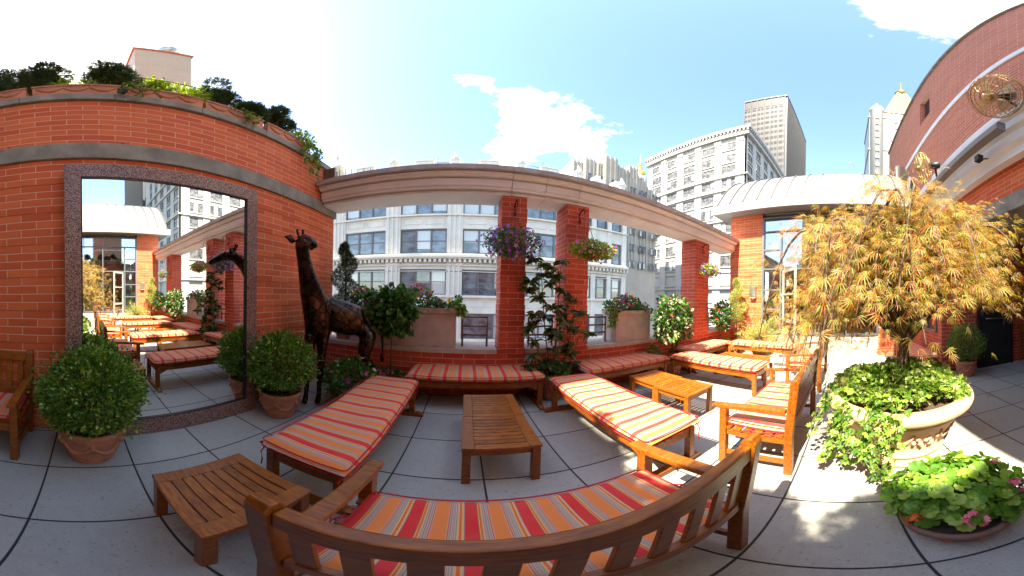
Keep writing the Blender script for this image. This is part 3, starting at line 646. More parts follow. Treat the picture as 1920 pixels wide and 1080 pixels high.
for z in (34.0, 30.0, 21.5, 4.9): b.box(49.6, 82, 22.0, 54.7, z - .25, z + .1)
for z in zr:
    for u in ub: fb(b, fx, u - .1, u + ww + .1, z - .28, z - .05, -.2, .15)
    for u in ub2: fb(b, fy, u - .1, u + 3.3, z - .28, z - .05, -.2, .15)
for u in [c + ww + .3 for c in ub[:-1]] + [23.2]: fb(b, fx, u, u + 1.55, 34.2, 46.2, -.1, .22); fb(b, fx, u - .15, u + 1.7, 45.2, 46.4, -.1, .42)
b.build('moulding', m_white, t, True)
b = MB(); b.box(49.2, 82, 21.6, 54.9, 47.0, 48.2); b.box(48.7, 82, 21.1, 55.0, 48.9, 49.8); b.box(49.6, 82, 22.0, 54.8, 49.8, 50.7); b.box(49.4, 82, 21.8, 54.9, 48.2, 48.9)
y = 21.5
while y < 54.5: b.box(48.85, 49.3, y, y + .45, 48.25, 48.88); y += 1.0
x = 49.6
while x < 81.5: b.box(x, x + .45, 21.25, 21.7, 48.25, 48.88); x += 1.0
b.build('cornice', m_white, t, True)
mw = window_master(ww, hh, 3, 'w', pane_mat('white_building_panes', 1.25, .22, (.03, .03, .03), .0)); put_windows(mw, t, 'X', 50., [u + ww for u in ub], zr[:9]); kill(mw)
mw = window_master(3.2, hh, 2, 'w', pane_mat('white_building_side_panes', 1.6, .1, (.03, .035, .04), .05)); put_windows(mw, t, 'Y', 22.4, ub2, zr[:9]); kill(mw)
# lower ornate neighbour at its north end
t = thing('arched_building', 'narrow pale building squeezed between the ornate block and the white bracketed office building', 'building', (56, 60, -24))
b = MB(); b.box(50.4, 70, 54.95, 62.9, -24, 33); fb(b, fx, 54.95, 56.1, -24, 33, -.4, 0); fb(b, fx, 58.9, 60.2, -24, 33, -.4, 0); fb(b, fx, 62.4, 62.9, -24, 33, -.4, 0)
for z in (33.0, 26.8, 22.6, 18.4, 14.2, 10.0, 5.8, 1.6, -2.6): fb(b, fx, 54.95, 62.9, z - 1.6, z, -.4, .08)
b.build('wall', m_cream, t, True)
mw = window_master(2.6, 2.5, 2, 'w', pane_mat('arched_building_panes', 1.3, .2, gl0=.0)); put_windows(mw, t, 'X', 50., [58.8, 62.3], (28.7, 24.5 - 3.6 + 2 - 4.1 + 3.8, 16.7 - 4.0, 8.4 - 4.1 + 4.0, 4.2 - 4 + 3.8 - 4.1, -.1)); kill(mw)
m_tower = simple('grey_tower_metal', (.04, .042, .045), .5, var=.1, scale=.1)
# ---- dark slab tower
t = thing('office_tower', 'dark slab office tower rising behind the white building', 'building', (105, 32, -24))
def curtainwall(name, c1, c2, c3, bw, bh, axis):
    q = NT(name); sp = q.n('SeparateXYZ', {0: q.pos()}); u = sp.outputs[axis]; z = sp.outputs[2]
    fu = q.math('FRACT', q.math('DIVIDE', u, bw)); fz = q.math('FRACT', q.math('DIVIDE', z, bh))
    wn = q.n('TexWhiteNoise', {'Vector': q.n('CombineXYZ', {0: q.math('FLOOR', q.math('DIVIDE', u, bw)), 1: q.math('FLOOR', q.math('DIVIDE', z, bh))}).outputs[0]}).outputs['Value']
    win = q.math('MULTIPLY', q.math('GREATER_THAN', fz, .48), q.math('GREATER_THAN', fu, .16))
    g = q.ramp(wn, [(0, c1), (.6, tuple(x * 1.6 for x in c1)), (.85, c3), (1, tuple(x * 1.1 for x in c3))])
    q.p(Base_Color=q.mix(win, c2, g), Roughness=q.math('SUBTRACT', .5, q.math('MULTIPLY', win, .3))); return q.m
mA = curtainwall('tower_west_glazing', (.035, .035, .033), (.034, .033, .030), (.045, .043, .04), 1.9, 3.6, 1)
mB = curtainwall('tower_south_glazing', (.035, .045, .07), (.07, .08, .10), (.12, .13, .16), 1.5, 3.6, 0)
MB().box(90, 133.8, 24.2, 41.5, -24, 108).build('core', m_frame, t, True)
MB().box(89.6, 90, 24.3, 41.4, -24, 108).build('west_face', mA, t, True)
MB().box(90.1, 133.7, 23.8, 24.19, -24, 108).build('south_face', mB, t, True)
b = MB()
for i in range(7): y = 24.2 + i * 2.87; b.box(89.3, 89.6, y - .12, y + .12, -24, 108)
for i in range(30): x = 90 + i * 1.5; b.box(x - .14, x + .14, 23.3, 23.8, -24, 108)
b.box(89.2, 133.9, 23.3, 41.6, 108, 109); b.build('mullion', m_tower, t, True)
b = MB()
for i in range(6): y = 24.5 + i * 2.87; b.box(89.45, 89.58, y, y + 2.3, 101.5, 107.2)
b.build('louver_panel', m_black, t, True)
# ---- pyramid tower
t = thing('pyramid_tower', 'white gothic tower with a gilded pyramid roof behind the brick building', 'building', (225, -45, -24))
b = MB(); b.box(200, 250, -75, -18.5, -24, 204); b.box(206, 244, -70, -27, 204, 211)
b.lathe([(6, -180), (6, 0), (6.8, 1), (6.8, 3), (5, 7), (2, 11), (.4, 15)], 8, (200.5, -24.6, 206))
b.box(199, 251, -76, -17.5, 150, 151.5); b.box(199, 251, -76, -17.5, 196, 197.2)
for k in range(9): b.box(199.4, 200, -35.5 - k * 4.6, -34.3 - k * 4.6, -24, 214 - (k % 2) * 3)
b.build('wall', m_white, t, True)
b = MB(); b.add([(206, -70, 213), (244, -70, 213), (244, -32, 213), (206, -32, 213), (225, -51, 288)], [(0, 1, 4), (1, 2, 4), (2, 3, 4), (3, 0, 4), (3, 2, 1, 0)]); b.build('pyramid_roof', m_goldroof, t, True)
b = MB(); b.lathe([(5.5, 0), (5.5, 5), (6.2, 6), (4.4, 9), (1.4, 17), (.2, 34)], 8, (225, -51, 268)); b.build('lantern', m_goldroof, t, True)
for z in range(100, 196, 9):
    for bx in ((193.7, 194.4, -26.2, -23.2, z, z + 3.6), (199.2, 199.6, -43, -39.5, z, z + 5), (199.2, 199.6, -38.6, -37, z, z + 5)): MB().box(*bx).build('window', m_frame2, t, True)

# ================================================================== FURNITURE
def cushion_mesh(Lx, Wy, T, name='cushion', parent=None, z=0., m=None, tuft=0.):
    nx, ny = 56, 18; u = np.linspace(-1, 1, nx); v = np.linspace(-1, 1, ny); U, V = np.meshgrid(u, v, indexing='ij')
    pf = np.clip((1 - np.abs(U) ** 14) * (1 - np.abs(V) ** 7), 0, 1) ** .42
    ph = rng.uniform(0, 6); wob = .16 * np.sin(U * 5 + ph) * np.cos(V * 2.2 + ph) + .10 * np.sin(U * 11 + ph * 2) + .06 * np.sin(U * 23 + V * 6 + ph)
    X = U * Lx / 2 * (1 + .004 * np.sin(V * 3 + ph)); Y = V * Wy / 2 * (1 + .012 * np.sin(U * 7 + ph))
    top = np.stack([X, Y, T / 2 * pf * (1 + wob * .6)], -1).reshape(-1, 3); bot = np.stack([X, Y, -T / 2 * pf], -1).reshape(-1, 3)
    Vv = np.concatenate([top, bot]); Vv[:, 2] += z + T / 2; o = nx * ny; F = []
    for i in range(nx - 1):
        for j in range(ny - 1):
            a = i * ny + j; F.append((a, a + ny, a + ny + 1, a + 1)); F.append((o + a, o + a + 1, o + a + ny + 1, o + a + ny))
    for i in range(nx - 1):
        for j in (0, ny - 1):
            a = i * ny + j; F.append((a, o + a, o + a + ny, a + ny) if j == 0 else (a, a + ny, o + a + ny, o + a))
    for j in range(ny - 1):
        for i in (0, nx - 1):
            a = i * ny + j; F.append((a, a + 1, o + a + 1, o + a) if i == 0 else (a, o + a, o + a + 1, a + 1))
    c = npmesh(name, Vv, F, m or m_canvas, parent, True)
    return c
def piping(c, Lx, Wy, T, z):
    b = MB()
    for zz in (z + T * .22, z + T * .82):
        k = .992 if zz < z + T / 2 else .985
        x, y, r = Lx / 2 * k, Wy / 2 * k, .03
        pts = []
        for (cx, cy, a0) in ((x - r, y - r, 0), (-x + r, y - r, 90), (-x + r, -y + r, 180), (x - r, -y + r, 270)):
            for a in (0, 30, 60, 90): pts.append((cx + r * math.cos(R(a0 + a)), cy + r * math.sin(R(a0 + a)), zz))
        b.tube(pts + [pts[0]], .0045, 5, False)
    return b.build('piping', m_redcloth, c)
m_redcloth = simple('red_piping_cloth', (.50, .02, .02), .9, var=.1)
def backless(name_label, loc, Lx=1.70, Wy=.57, rz=0., sled=True, wd=None, cush=True, group='backless benches with striped cushions'):
    wd = wd or m_wood
    t = thing('backless_bench', name_label, 'bench', loc, rz, group)
    x, y = Lx / 2 - .05, Wy / 2 - .05
    for sx in (-1, 1):
        for sy in (-1, 1): MB().box(sx * x - .03, sx * x + .03, sy * y - .03, sy * y + .03, .055 if sled else 0, .375).build('leg', wd, t, bevel=.004)
        if sled:
            b = MB(); b.prism([(-y - .13, 0), (y + .13, 0), (y + .13, .02), (y + .08, .053), (-y - .08, .053), (-y - .13, .02)], 'x', sx * x - .032, sx * x + .032); b.build('foot_rail', wd, t, bevel=.004)
        b = MB(); b.box(sx * x - .018, sx * x + .018, -y + .031, y - .031, .30, .375); b.build('end_rail', wd, t, bevel=.003)
    for sy in (-1, 1):
        yy = sy * y; n = 14; xa = x - .031; poly = [(-xa, .375), (xa, .375)]
        for i in range(n + 1):
            q = 1 - 2 * i / n; e = max(0, (abs(q) - .86) / .14); poly.append((q * xa, .305 - .055 * e ** 1.6))
        b = MB(); b.prism([(p[0], p[1]) for p in poly], 'y', yy - .014, yy + .014); b.build('side_rail', wd, t, bevel=.002)
    b = MB(); k = 7
    for i in range(k):
        yc = -y + .02 + (2 * y - .04) * i / (k - 1); b.box(-Lx / 2 + .01, Lx / 2 - .01, yc - .024, yc + .024, .3765, .396)
    b.build('seat_slats', wd, t, bevel=.003)
    if cush:
        c = cushion_mesh(Lx + .03, Wy + .02, .088, 'cushion', t, .398); piping(c, Lx + .03, Wy + .02, .088, .398)
        b = MB()
        for sx in (-1, 1):
            for sy in (-1, 1):
                px, py = sx * (Lx / 2 - .01), sy * (Wy / 2 - .02); 
                MB().tube([(px, py, .41), (px + sx * .03, py + .005, .37), (px + sx * .032, py - .01, .31), (px + sx * .03, py, .24 + .04 * random.random())], .005, 5).build('tie', m_redcloth, c)
    return t
A = backless('striped backless bench against the brick wall, directly in front of the purple petunia pillar', (.16, 3.17, 0))
backless('long striped backless bench with its far end beside the impatiens at the giraffe', (-.80, 1.86, 0), rz=R(90) + .0, Lx=1.74)
backless('half sunlit striped backless bench between the two joined central tables and the sunlit yellow table', (1.33, 1.95, 0), rz=R(-90), Lx=1.70)
backless('shaded striped bench against the parapet under the second stone planter', (2.43, 3.16, 0), Lx=1.62)
backless('fully sunlit striped bench with arched rails between the two table pairs', (3.64, 2.11, 0), rz=R(90), Lx=1.66, Wy=.60, sled=False)
backless('striped bench against the parapet directly below the wide sunlit pillar', (4.78, 3.14, 0), Lx=1.66)
backless('sunlit striped bench in front of the juniper', (5.68, 2.02, 0), rz=R(90), Lx=1.66, Wy=.60, sled=False)
backless('red striped bench in front of the low brick wall near the dark door', (5.25, -1.52, 0), Lx=1.8, Wy=.5)

def armbench(label, loc, Lx=1.27, rz=0., group='wooden garden benches with arms', wd=None, slats=10, ties=True):
    wd = wd or m_wood
    t = thing('garden_bench', label, 'bench', loc, rz, group); x = Lx / 2 - .035; D = .58
    for sx in (-1, 1):
        X = sx * x
        # back post: vertical then raked, rounded top
        poly = [(-D / 2, 0), (-D / 2 + .062, 0), (-D / 2 + .062, .42), (-D / 2 + .02, .88), (-D / 2 + .0, .905), (-D / 2 - .028, .91), (-D / 2 - .045, .885), (-D / 2, .42)]
        b = MB(); b.prism(poly, 'x', X - .034, X + .034); b.build('back_post', wd, t, bevel=.006)
        b = MB(); b.box(X - .03, X + .03, D / 2 - .06, D / 2, 0, .585); b.build('leg', wd, t, bevel=.004)
        # curved arm
        n = 12; top = []; bot = []
        for i in range(n + 1):
            q = i / n; yy = -D / 2 + .055 + q * (D + .01); zz = .615 + .018 * math.cos(q * 3.0) + .012 * math.sin(q * math.pi); th = .032 if q < .9 else .032 - .012 * (q - .9) * 10
            top.append((yy, zz + .012)); bot.append((yy, zz + .012 - th - .006))
        b = MB(); b.prism(top + bot[::-1], 'x', X - .035, X + .035); b.build('arm', wd, t, bevel=.008)
        b = MB(); b.box(X - .016, X + .016, -D / 2 + .064, D / 2 - .062, .325, .385); b.build('seat_side_rail', wd, t, bevel=.003)
        b = MB(); b.box(X - .014, X + .014, -D / 2 + .064, D / 2 - .062, .11, .155); b.build('stretcher', wd, t, bevel=.003)
    MB().box(-x + .032, x - .032, D / 2 - .045, D / 2 - .02, .31, .385).build('front_rail', wd, t, bevel=.003)
    # top rail with slight crest
    n = 16; poly = []
    for i in range(n + 1): q = -1 + 2 * i / n; poly.append((q * (x - .035), .875 + .018 * (1 - q * q)))
    poly += [(x - .035, .80), (-x + .035, .80)]
    b = MB(); b.prism(poly, 'y', -.022, .022); o = b.build('top_rail', wd, t, bevel=.007); o.location = (0, -D / 2 - .005 + .0, 0)
    MB().box(-x + .035, x - .035, -D / 2 + .012, -D / 2 + .044, .44, .50).build('lower_back_rail', wd, t, bevel=.004)
    for i in range(slats):
        xc = -x + .035 + (2 * x - .07) * (i + .5) / slats
        b = MB(); b.beam((xc, -D / 2 + .028, .4995), (xc, -D / 2 - .006, .802), .058, .016, (0, 1, 0)); b.build('back_slat', wd, t, bevel=.003)
    b = MB()
    for i in range(6): yc = -D / 2 + .10 + i * .083; b.box(-x - .024, x + .024, yc - .03, yc + .03, .3865, .405)
    b.build('seat_slats', wd, t, bevel=.003)
    c = cushion_mesh(Lx - .10, D - .07, .06, 'cushion', t, .407); c.location = (0, .01, 0); piping(c, Lx - .10, D - .07, .06, .407)
    b = MB()
    for sx in (-1, 1):
        for k in range(2): MB().tube([(sx * (x - .03), -.22, .43), (sx * (x + .02), -.16 + k * .1, .40), (sx * (x + .03), -.1 + k * .12, .425), (sx * (x + .02), .0 + k * .1, .385), (sx * (x + .01), .08 + k * .06, .41)], .005, 5).build('tie', m_redcloth, c)
    return t
armbench('large dark garden bench with its back to the viewer, nearest of all', (.245, .645, 0), Lx=1.29)
armbench('sunlit garden bench seen from behind its near arm, left of the maple urn', (2.33, .655, 0), Lx=1.33, slats=14)
armbench('farther sunlit garden bench half hidden by maple leaves', (4.50, .68, 0), Lx=1.33, slats=14)
armbench('red brown garden bench against the brick wall at the far left edge', (-2.0, -1.14, 0), Lx=1.29, rz=R(-90))

def table(label, loc, W=.525, rz=0., wd=None):
    wd = wd or m_wood; t = thing('side_table', label, 'table', loc, rz, 'low square teak tables'); h = W / 2
    for sx in (-1, 1):
        for sy in (-1, 1): b = MB(); b.box(sx * (h - .035) - .029, sx * (h - .035) + .029, sy * (h - .035) - .029, sy * (h - .035) + .029, 0, .3535); b.build('leg', wd, t, bevel=.004)
    q = h - .064
    for bx in ((-q, q, -h + .02, -h + .04), (-q, q, h - .04, h - .02), (-h + .02, -h + .04, -q, q), (h - .04, h - .02, -q, q)): MB().box(*bx, .30, .3535).build('apron', wd, t)
    f = .085
    b = MB(); b.box(-h, -h + f, -h, h, .355, .38); b.box(h - f, h, -h, h, .355, .38); b.box(-h + f + .001, h - f - .001, -h, -h + f * .75, .355, .379); b.box(-h + f + .001, h - f - .001, h - f * .75, h, .355, .379)
    b.build('top_frame', wd, t, bevel=.003)
    b = MB(); y0 = -h + f * .75 + .006; y1 = h - f * .75 - .006; n = 7; s = (y1 - y0) / n
    for i in range(n): b.box(-h + f + .001, h - f - .001, y0 + i * s + .003, y0 + (i + 1) * s - .003, .357, .378)
    b.build('top_slats', wd, t, bevel=.002)
    return t
table('farther of the two joined teak tables in the middle of the terrace', (.268, 2.296, 0))
table('nearer of the two joined teak tables in the middle of the terrace', (.262, 1.766, 0))
table('square teak table standing alone beside the arm of the nearest bench', (-.865, .585, 0))
table('shaded reddish teak table touching a sunlit one', (2.41, 2.38, 0))
table('sunlit yellow teak table touching a shaded one', (2.38, 1.85, 0))
table('teak table behind the fully sunlit bench, farther of its pair', (4.42, 2.24, 0))
table('teak table behind the fully sunlit bench, nearer of its pair', (4.43, 1.70, 0))
t = thing('stone_stool', 'low white square stone stool with a glass dish beyond the sunlit benches', 'stool', (4.66, 1.20, 0))
b = MB(); b.box(-.20, .20, -.20, .20, .0, .05); b.box(-.17, .17, -.17, .17, .0505, .30); b.build('base', m_lime, t, bevel=.008)
MB().box(-.23, .23, -.23, .23, .301, .40).build('top', m_white, t, bevel=.012)
t = thing('glass_dish', 'shallow glass dish on the white stone stool', 'dish', (4.62, 1.22, .401))
b = MB(); b.lathe([(.05, 0), (.09, .03), (.085, .032), (.045, .006)], 20); b.build('bowl', m_steel, t)
t = thing('console_table', 'narrow wooden console carrying a steel bucket just past the dark door', 'table', (4.50, -4.45, 0))
b = MB(); b.box(-.16, .19, -.45, .45, .86, .90); b.build('top', m_wood, t, bevel=.004); b = MB(); b.box(-.12, .15, -.42, .42, .76, .858); b.build('apron', m_wood, t)
for sx in (-.12, .15):
    for sy in (-.41, .41): MB().box(sx - .025, sx + .025, sy - .025, sy + .025, 0, .76).build('leg', m_wood, t)
t = thing('ice_bucket', 'steel bucket with side handles on the wooden console', 'bucket', (4.48, -4.28, .901))
b = MB(); b.lathe([(.09, 0), (.12, .20), (.128, .21), (.118, .212), (.09, .02)], 24); b.build('bucket', m_steel, t)
b = MB(); b.tube([(-.125, -.03, .17), (-.16, -.02, .17), (-.16, .02, .17), (-.125, .03, .17)], .008, 6); b.build('handle', m_steel, t)
b = MB()
for i in range(14): a = rng.uniform(0, 6.28); r = rng.uniform(0, .08); b.ball((r * math.cos(a), r * math.sin(a), .205 + rng.uniform(0, .03)), .025, .02, .02, 6)
b.build('ice', m_curtain, t)

# ================================================================== WALL FANS
def fan_obj(label, loc, d, r, anchor):
    t = thing('wall_fan', label, 'fan', loc, 0, 'brass wall fans'); d = Vector(d).normalized(); q = d.to_track_quat('Z', 'Y')
    def T(p): return q @ Vector(p)
    b = MB()
    for k, (rr, zz) in enumerate(((r, 0), (r * .97, .05), (r * .9, .085), (r * .75, .11), (r * .55, .125), (r * .3, .13), (r * .97, -.05), (r * .85, -.09), (r * .6, -.12))):
        b.tube([T((rr * math.cos(a), rr * math.sin(a), zz)) for a in np.linspace(0, 2 * math.pi, 37)], .009 if k == 0 else .0045, 5, False)
    for i in range(28):
        a = 2 * math.pi * i / 28; pts = [(r * .14, .13), (r * .5, .127), (r * .8, .105), (r * .96, .06), (r, 0), (r * .96, -.06), (r * .8, -.10), (r * .35, -.13)]
        b.tube([T((p * math.cos(a + .25 * (1 - p / r)), p * math.sin(a + .25 * (1 - p / r)), z)) for p, z in pts], .0034, 4, False)
    b.build('cage', m_cage, t)
    for i in range(4):
        a0 = i * math.pi / 2; vs = []
        for rr, w0, w1 in ((.05, -.12, .35), (r * .45, -.28, .48), (r * .82, -.30, .30)):
            vs += [T((rr * math.cos(a0 + w0), rr * math.sin(a0 + w0), .03)), T((rr * math.cos(a0 + w1), rr * math.sin(a0 + w1), -.02))]
        vs += [v + T((0, 0, .004)) for v in vs]
        b = MB().add(vs, [(0, 2, 3, 1), (2, 4, 5, 3), (6, 7, 9, 8), (8, 9, 11, 10), (0, 1, 7, 6), (4, 10, 11, 5), (0, 6, 8, 2), (2, 8, 10, 4), (1, 3, 9, 7), (3, 5, 11, 9)]); b.build('blade', m_blade, t)
    b = MB(); b.tube([T((0, 0, .14)), T((0, 0, .05))], [.05, .06], 16); b.build('hub', m_cage, t)
    b = MB(); b.tube([T((0, 0, -.10)), T((0, 0, -.12)), T((0, 0, -.28)), T((0, 0, -.30))], [.05, .075, .075, .04], 16); b.build('motor', m_black, t)
    a = Vector(anchor) - Vector(loc); s = T((0, 0, -.22)); b = MB(); b.tube([s, s + Vector((0, 0, -.10)), s * .5 + a * .5 + Vector((0, 0, -.08)), a], .02, 8); b.build('bracket', m_black, t)
    return t
fan_obj('brass cage fan facing the viewer, high on the right brick wall', (1.85, -1.34, 4.10), (-.10, .72, -.62), .31, (1.9, SY + .2, 4.15))
fan_obj('brass cage fan seen edge on above the maple and nearer the pavilion', (3.95, -1.30, 4.10), (.38, .92, -.2), .31, (4.35, SY + .2, 3.95))

# ================================================================== POTS AND PLANTS
def pot(t, rt, rb, h, m, swags=6, world=(0, 0, 0)):
    k = rt; b = MB()
    prof = [(rb * .9, 0), (rb, .01), (rb * 1.03, h * .06), (rb * 1.0, h * .09), (rb + (rt - rb) * .12, h * .17), (rb + (rt - rb) * .2, h * .19), (rb + (rt - rb) * .18, h * .22),
            (rb + (rt - rb) * .45, h * .45), (rb + (rt - rb) * .68, h * .70), (rb + (rt - rb) * .74, h * .72), (rb + (rt - rb) * .74, h * .76), (rb + (rt - rb) * .80, h * .80), (rt * .97, h * .86), (rt, h * .92), (rt * .995, h * .97), (rt * .97, h), (rt * .90, h), (rt * .86, h * .9), (rt * .82, h * .82)]
    b.lathe(prof, 40, world); b.build('pot', m, t)
    b = MB(); rm = lambda z: rb + (rt - rb) * (.2 + .8 * (z - .2) / .55) * .86 + .004
    for i in range(swags):
        a0 = 2 * math.pi * i / swags; a1 = 2 * math.pi * (i + 1) / swags; pts = []; rs = []
        for q in np.linspace(0, 1, 9):
            a = a0 + (a1 - a0) * q; z = .66 - .26 * 4 * q * (1 - q); r = rb + (rt - rb) * (.18 + (z - .22) * 1.04) + .002
            pts.append((world[0] + r * math.cos(a), world[1] + r * math.sin(a), world[2] + z * h)); rs.append((.010 + .014 * 4 * q * (1 - q)) * rt / .29)
        b.tube(pts, rs, 6)
        z = .66; r = rb + (rt - rb) * (.18 + (z - .22) * 1.04) + .002
        b.ball((world[0] + r * math.cos(a0), world[1] + r * math.sin(a0), world[2] + z * h), .028 * rt / .29, None, .035 * rt / .29, 8)
        b.tube([(world[0] + r * math.cos(a0), world[1] + r * math.sin(a0), world[2] + z * h), (world[0] + (r - .03) * math.cos(a0 + .05), world[1] + (r - .03) * math.sin(a0 + .05), world[2] + .42 * h)], [.014, .006], 5)
    b.build('swag_relief', m, t)
    b = MB(); b.lathe([(.01, 0), (rt * .87, -.005), (rt * .87, .005), (.01, .02)], 24, (world[0], world[1], world[2] + h * .9)); b.build('soil', m_soil, t)
def boxwood(label, loc, rt, rb, h, rad, zc, rz, n=9000, ph=0., size=.03):
    t = thing('potted_boxwood', label, 'shrub', loc, 0, 'boxwoods in terracotta pots'); pot(t, rt, rb, h, m_terra)
    P, D = shell(n, (0, 0, zc), (rad, rad, rz), .45, .17, 3.0, ph, power=2.6); P[:, :2] *= (1.04 - .12 * np.clip((P[:, 2:3] - zc) / rz, -.3, 1))
    # loose sprigs sticking out
    P2, D2 = shell(n // 9, (0, 0, zc), (rad * 1.1, rad * 1.1, rz * 1.1), .85, .34, 4.5, ph + 1)
    P = np.concatenate([P, P2]); D = np.concatenate([D, D2]); kp = P[:, 2] > h * .88; P, D = P[kp], D[kp]; D[:, 2] += .3
    leaves('foliage', P, D, size, T_DIAM, m_box, t, .7)
    twigs((0, 0, zc), (0, 0, h * .85), 40, (rad, rad, rz), .007).build('stem', m_twig, t); return t
boxwood('rounded boxwood in terracotta pot at the left corner of the mirror', (-1.90, .05, 0), .285, .185, .36, .40, .67, .33, 13000, 0.)
boxwood('rounded boxwood in terracotta pot between mirror and bronze giraffe', (-1.89, 2.0, 0), .255, .17, .33, .37, .68, .35, 12000, 2.)
boxwood('dark clipped boxwood in terracotta pot left of the black door', (4.28, -2.30, 0), .22, .15, .33, .36, .68, .38, 6000, 4., .026)

# ---- big urn with weeping maple and ivy
U = (2.145, -.487, 0)
t = thing('maple_urn', 'huge pale terracotta urn with ivy and a weeping laceleaf maple', 'potted tree', U)
b = MB(); prof = [(.34, 0), (.375, .01), (.38, .05), (.355, .07), (.36, .10), (.385, .12), (.39, .15), (.375, .17), (.43, .30), (.50, .43), (.545, .50), (.56, .515), (.56, .54), (.60, .56), (.645, .59), (.655, .63), (.645, .665), (.61, .68), (.56, .68), (.53, .64), (.5, .6)]
b.lathe(prof, 64); b.build('urn', m_terra2, t)
b = MB()
for i in range(8):
    a = i * math.pi / 4 + .2
    for k in range(9):
        q = a + .05 * (k - 4); z = .33 + .05 * math.sin(k * 1.7); r = .445 + (z - .33) * .5; b.ball((r * math.cos(q), r * math.sin(q), z), .022, .022, .03, 8)
    pts = []
    for q in np.linspace(0, 1, 9): aa = a + .22 + q * .34; z = .44 - .12 * 4 * q * (1 - q); r = .43 + (z - .30) * .52 + .004; pts.append((r * math.cos(aa), r * math.sin(aa), z))
    b.tube(pts, [.010 + .012 * math.sin(math.pi * q) for q in np.linspace(0, 1, 9)], 6)
b.build('medallion_relief', m_terra2, t)
b = MB(); b.lathe([(.01, 0), (.54, -.005), (.54, .005), (.01, .04)], 32, (0, 0, .62)); b.build('soil', m_soil, t)
n = 2600; a = rng.uniform(0, 2 * math.pi, n); r = .555 * np.sqrt(rng.uniform(0, 1, n)) * (1 + .10 * np.sin(a * 5)); z = .67 + .20 * (1 - (r / .64) ** 2) + rng.uniform(-.03, .05, n) + .03 * np.sin(a * 3 + r * 9)
P = np.stack([r * np.cos(a), r * np.sin(a), z], -1); D = np.stack([np.cos(a) * .8, np.sin(a) * .8, rng.uniform(-.3, .5, n)], -1)
PP = [P]; DD = [D]; vine = MB()
for k in range(30):                      # trailing strings
    a0 = rng.uniform(-2.0, 1.6) if k > 22 else rng.uniform(1.9, 3.05); L_ = rng.uniform(.06, .18) if k > 22 else rng.uniform(.2, .62); m = int(L_ / .022); pts = []; ro = .63; aa = a0
    for i in range(m):
        q = i / m; ro = .62 + .05 * math.sin(q * 2) + (.0 if k % 3 else q * .14); aa += rng.normal(0, .015); zz = .70 - max(0, q * L_ - .03) if q * L_ > .03 else .70
        p = (ro * math.cos(aa), ro * math.sin(aa), max(.02, zz)); pts.append(p)
    vine.tube(pts, .003, 4, False); PP.append(np.array(pts[::1]) + rng.normal(0, .014, (len(pts), 3))); DD.append(np.stack([np.full(m, math.cos(a0)), np.full(m, math.sin(a0)), np.full(m, -.9)], -1))
leaves('ivy_foliage', np.concatenate(PP), np.concatenate(DD), .052, T_IVY, m_ivy, t, .4); vine.build('ivy_vine', m_twig, t)
# trunk and limbs: wide umbrella of arching branches
tr = MB(); P = []; D = []
trunk = [(-.02, .0, .60), (.05, -.06, .85), (-.04, -.02, 1.10), (.05, .02, 1.35), (.0, .0, 1.60)]
tr.tube(trunk, [.055, .050, .046, .04, .032], 10)
def crown_r(a):                       # reach of the umbrella by compass angle (0 = east, 90 = north)
    x, y = math.cos(a), math.sin(a); return 1.0 - .20 * max(0, -x) + .22 * max(0, y) + .22 * max(0, -y)
def crown_low(a):                     # how low the skirt hangs (height above floor)
    x, y = math.cos(a), math.sin(a); return .86 - .05 * max(0, y) + .80 * max(0, -y) + .20 * max(0, -x)
for k in range(104):
    a = 2 * math.pi * (k * .618 % 1.0); lvl = rng.uniform(0, 1); s = trunk[2 + int(lvl * 2.99)]; reach = crown_r(a) * rng.uniform(.45, 1.02) * (1 + .14 * math.sin(5 * a + 1) + .08 * math.sin(9 * a))
    top = 2.22 + .10 * math.sin(4 * a + 2) - .20 * reach ** 2 + rng.uniform(-.30, .22); top = min(top, 2.30 - .14 * max(0, -math.sin(a)) - .10 * (reach < .7)); low = crown_low(a) + abs(rng.normal(0, .26)) + (1.05 - reach) * .55; low = min(low, top - .25)
    pts = []; n = 12; bend = rng.uniform(.45, .75)
    for i in range(n + 1):
        q = i / n; rr = reach * (q ** .8); aa = a + .25 * math.sin(q * 3 + k)
        zz = s[2] + (top - s[2]) * math.sin(min(1, q / bend) * math.pi / 2) if q < bend else top - (top - low) * ((q - bend) / (1 - bend)) ** 1.6
        pts.append((s[0] * (1 - q) + rr * math.cos(aa), s[1] * (1 - q) + rr * math.sin(aa), zz))
    tr.tube(pts, [.021 * (1 - .85 * i / n) + .002 for i in range(n + 1)], 5, False)
    for i in range(4, n + 1):
        p0 = np.array(pts[i]); m = int(rng.choice((5, 14, 26, 34))) if i > 5 else 5; sc = .04 + .09 * (i / n)
        off = rng.normal(0, 1, (m, 3)) * np.array([sc * 1.2, sc * 1.2, sc * .38]); P.append(p0 + off); od = np.array([math.cos(a), math.sin(a), -.35]); D.append(np.tile(od, (m, 1)) + off * 2)
tr.build('trunk', m_bark, t)
leaves('maple_foliage', np.concatenate(P), np.concatenate(D),   .058, T_MAPLE, m_maple, t, .6, droop=.6, sj=.5, upn=.9)

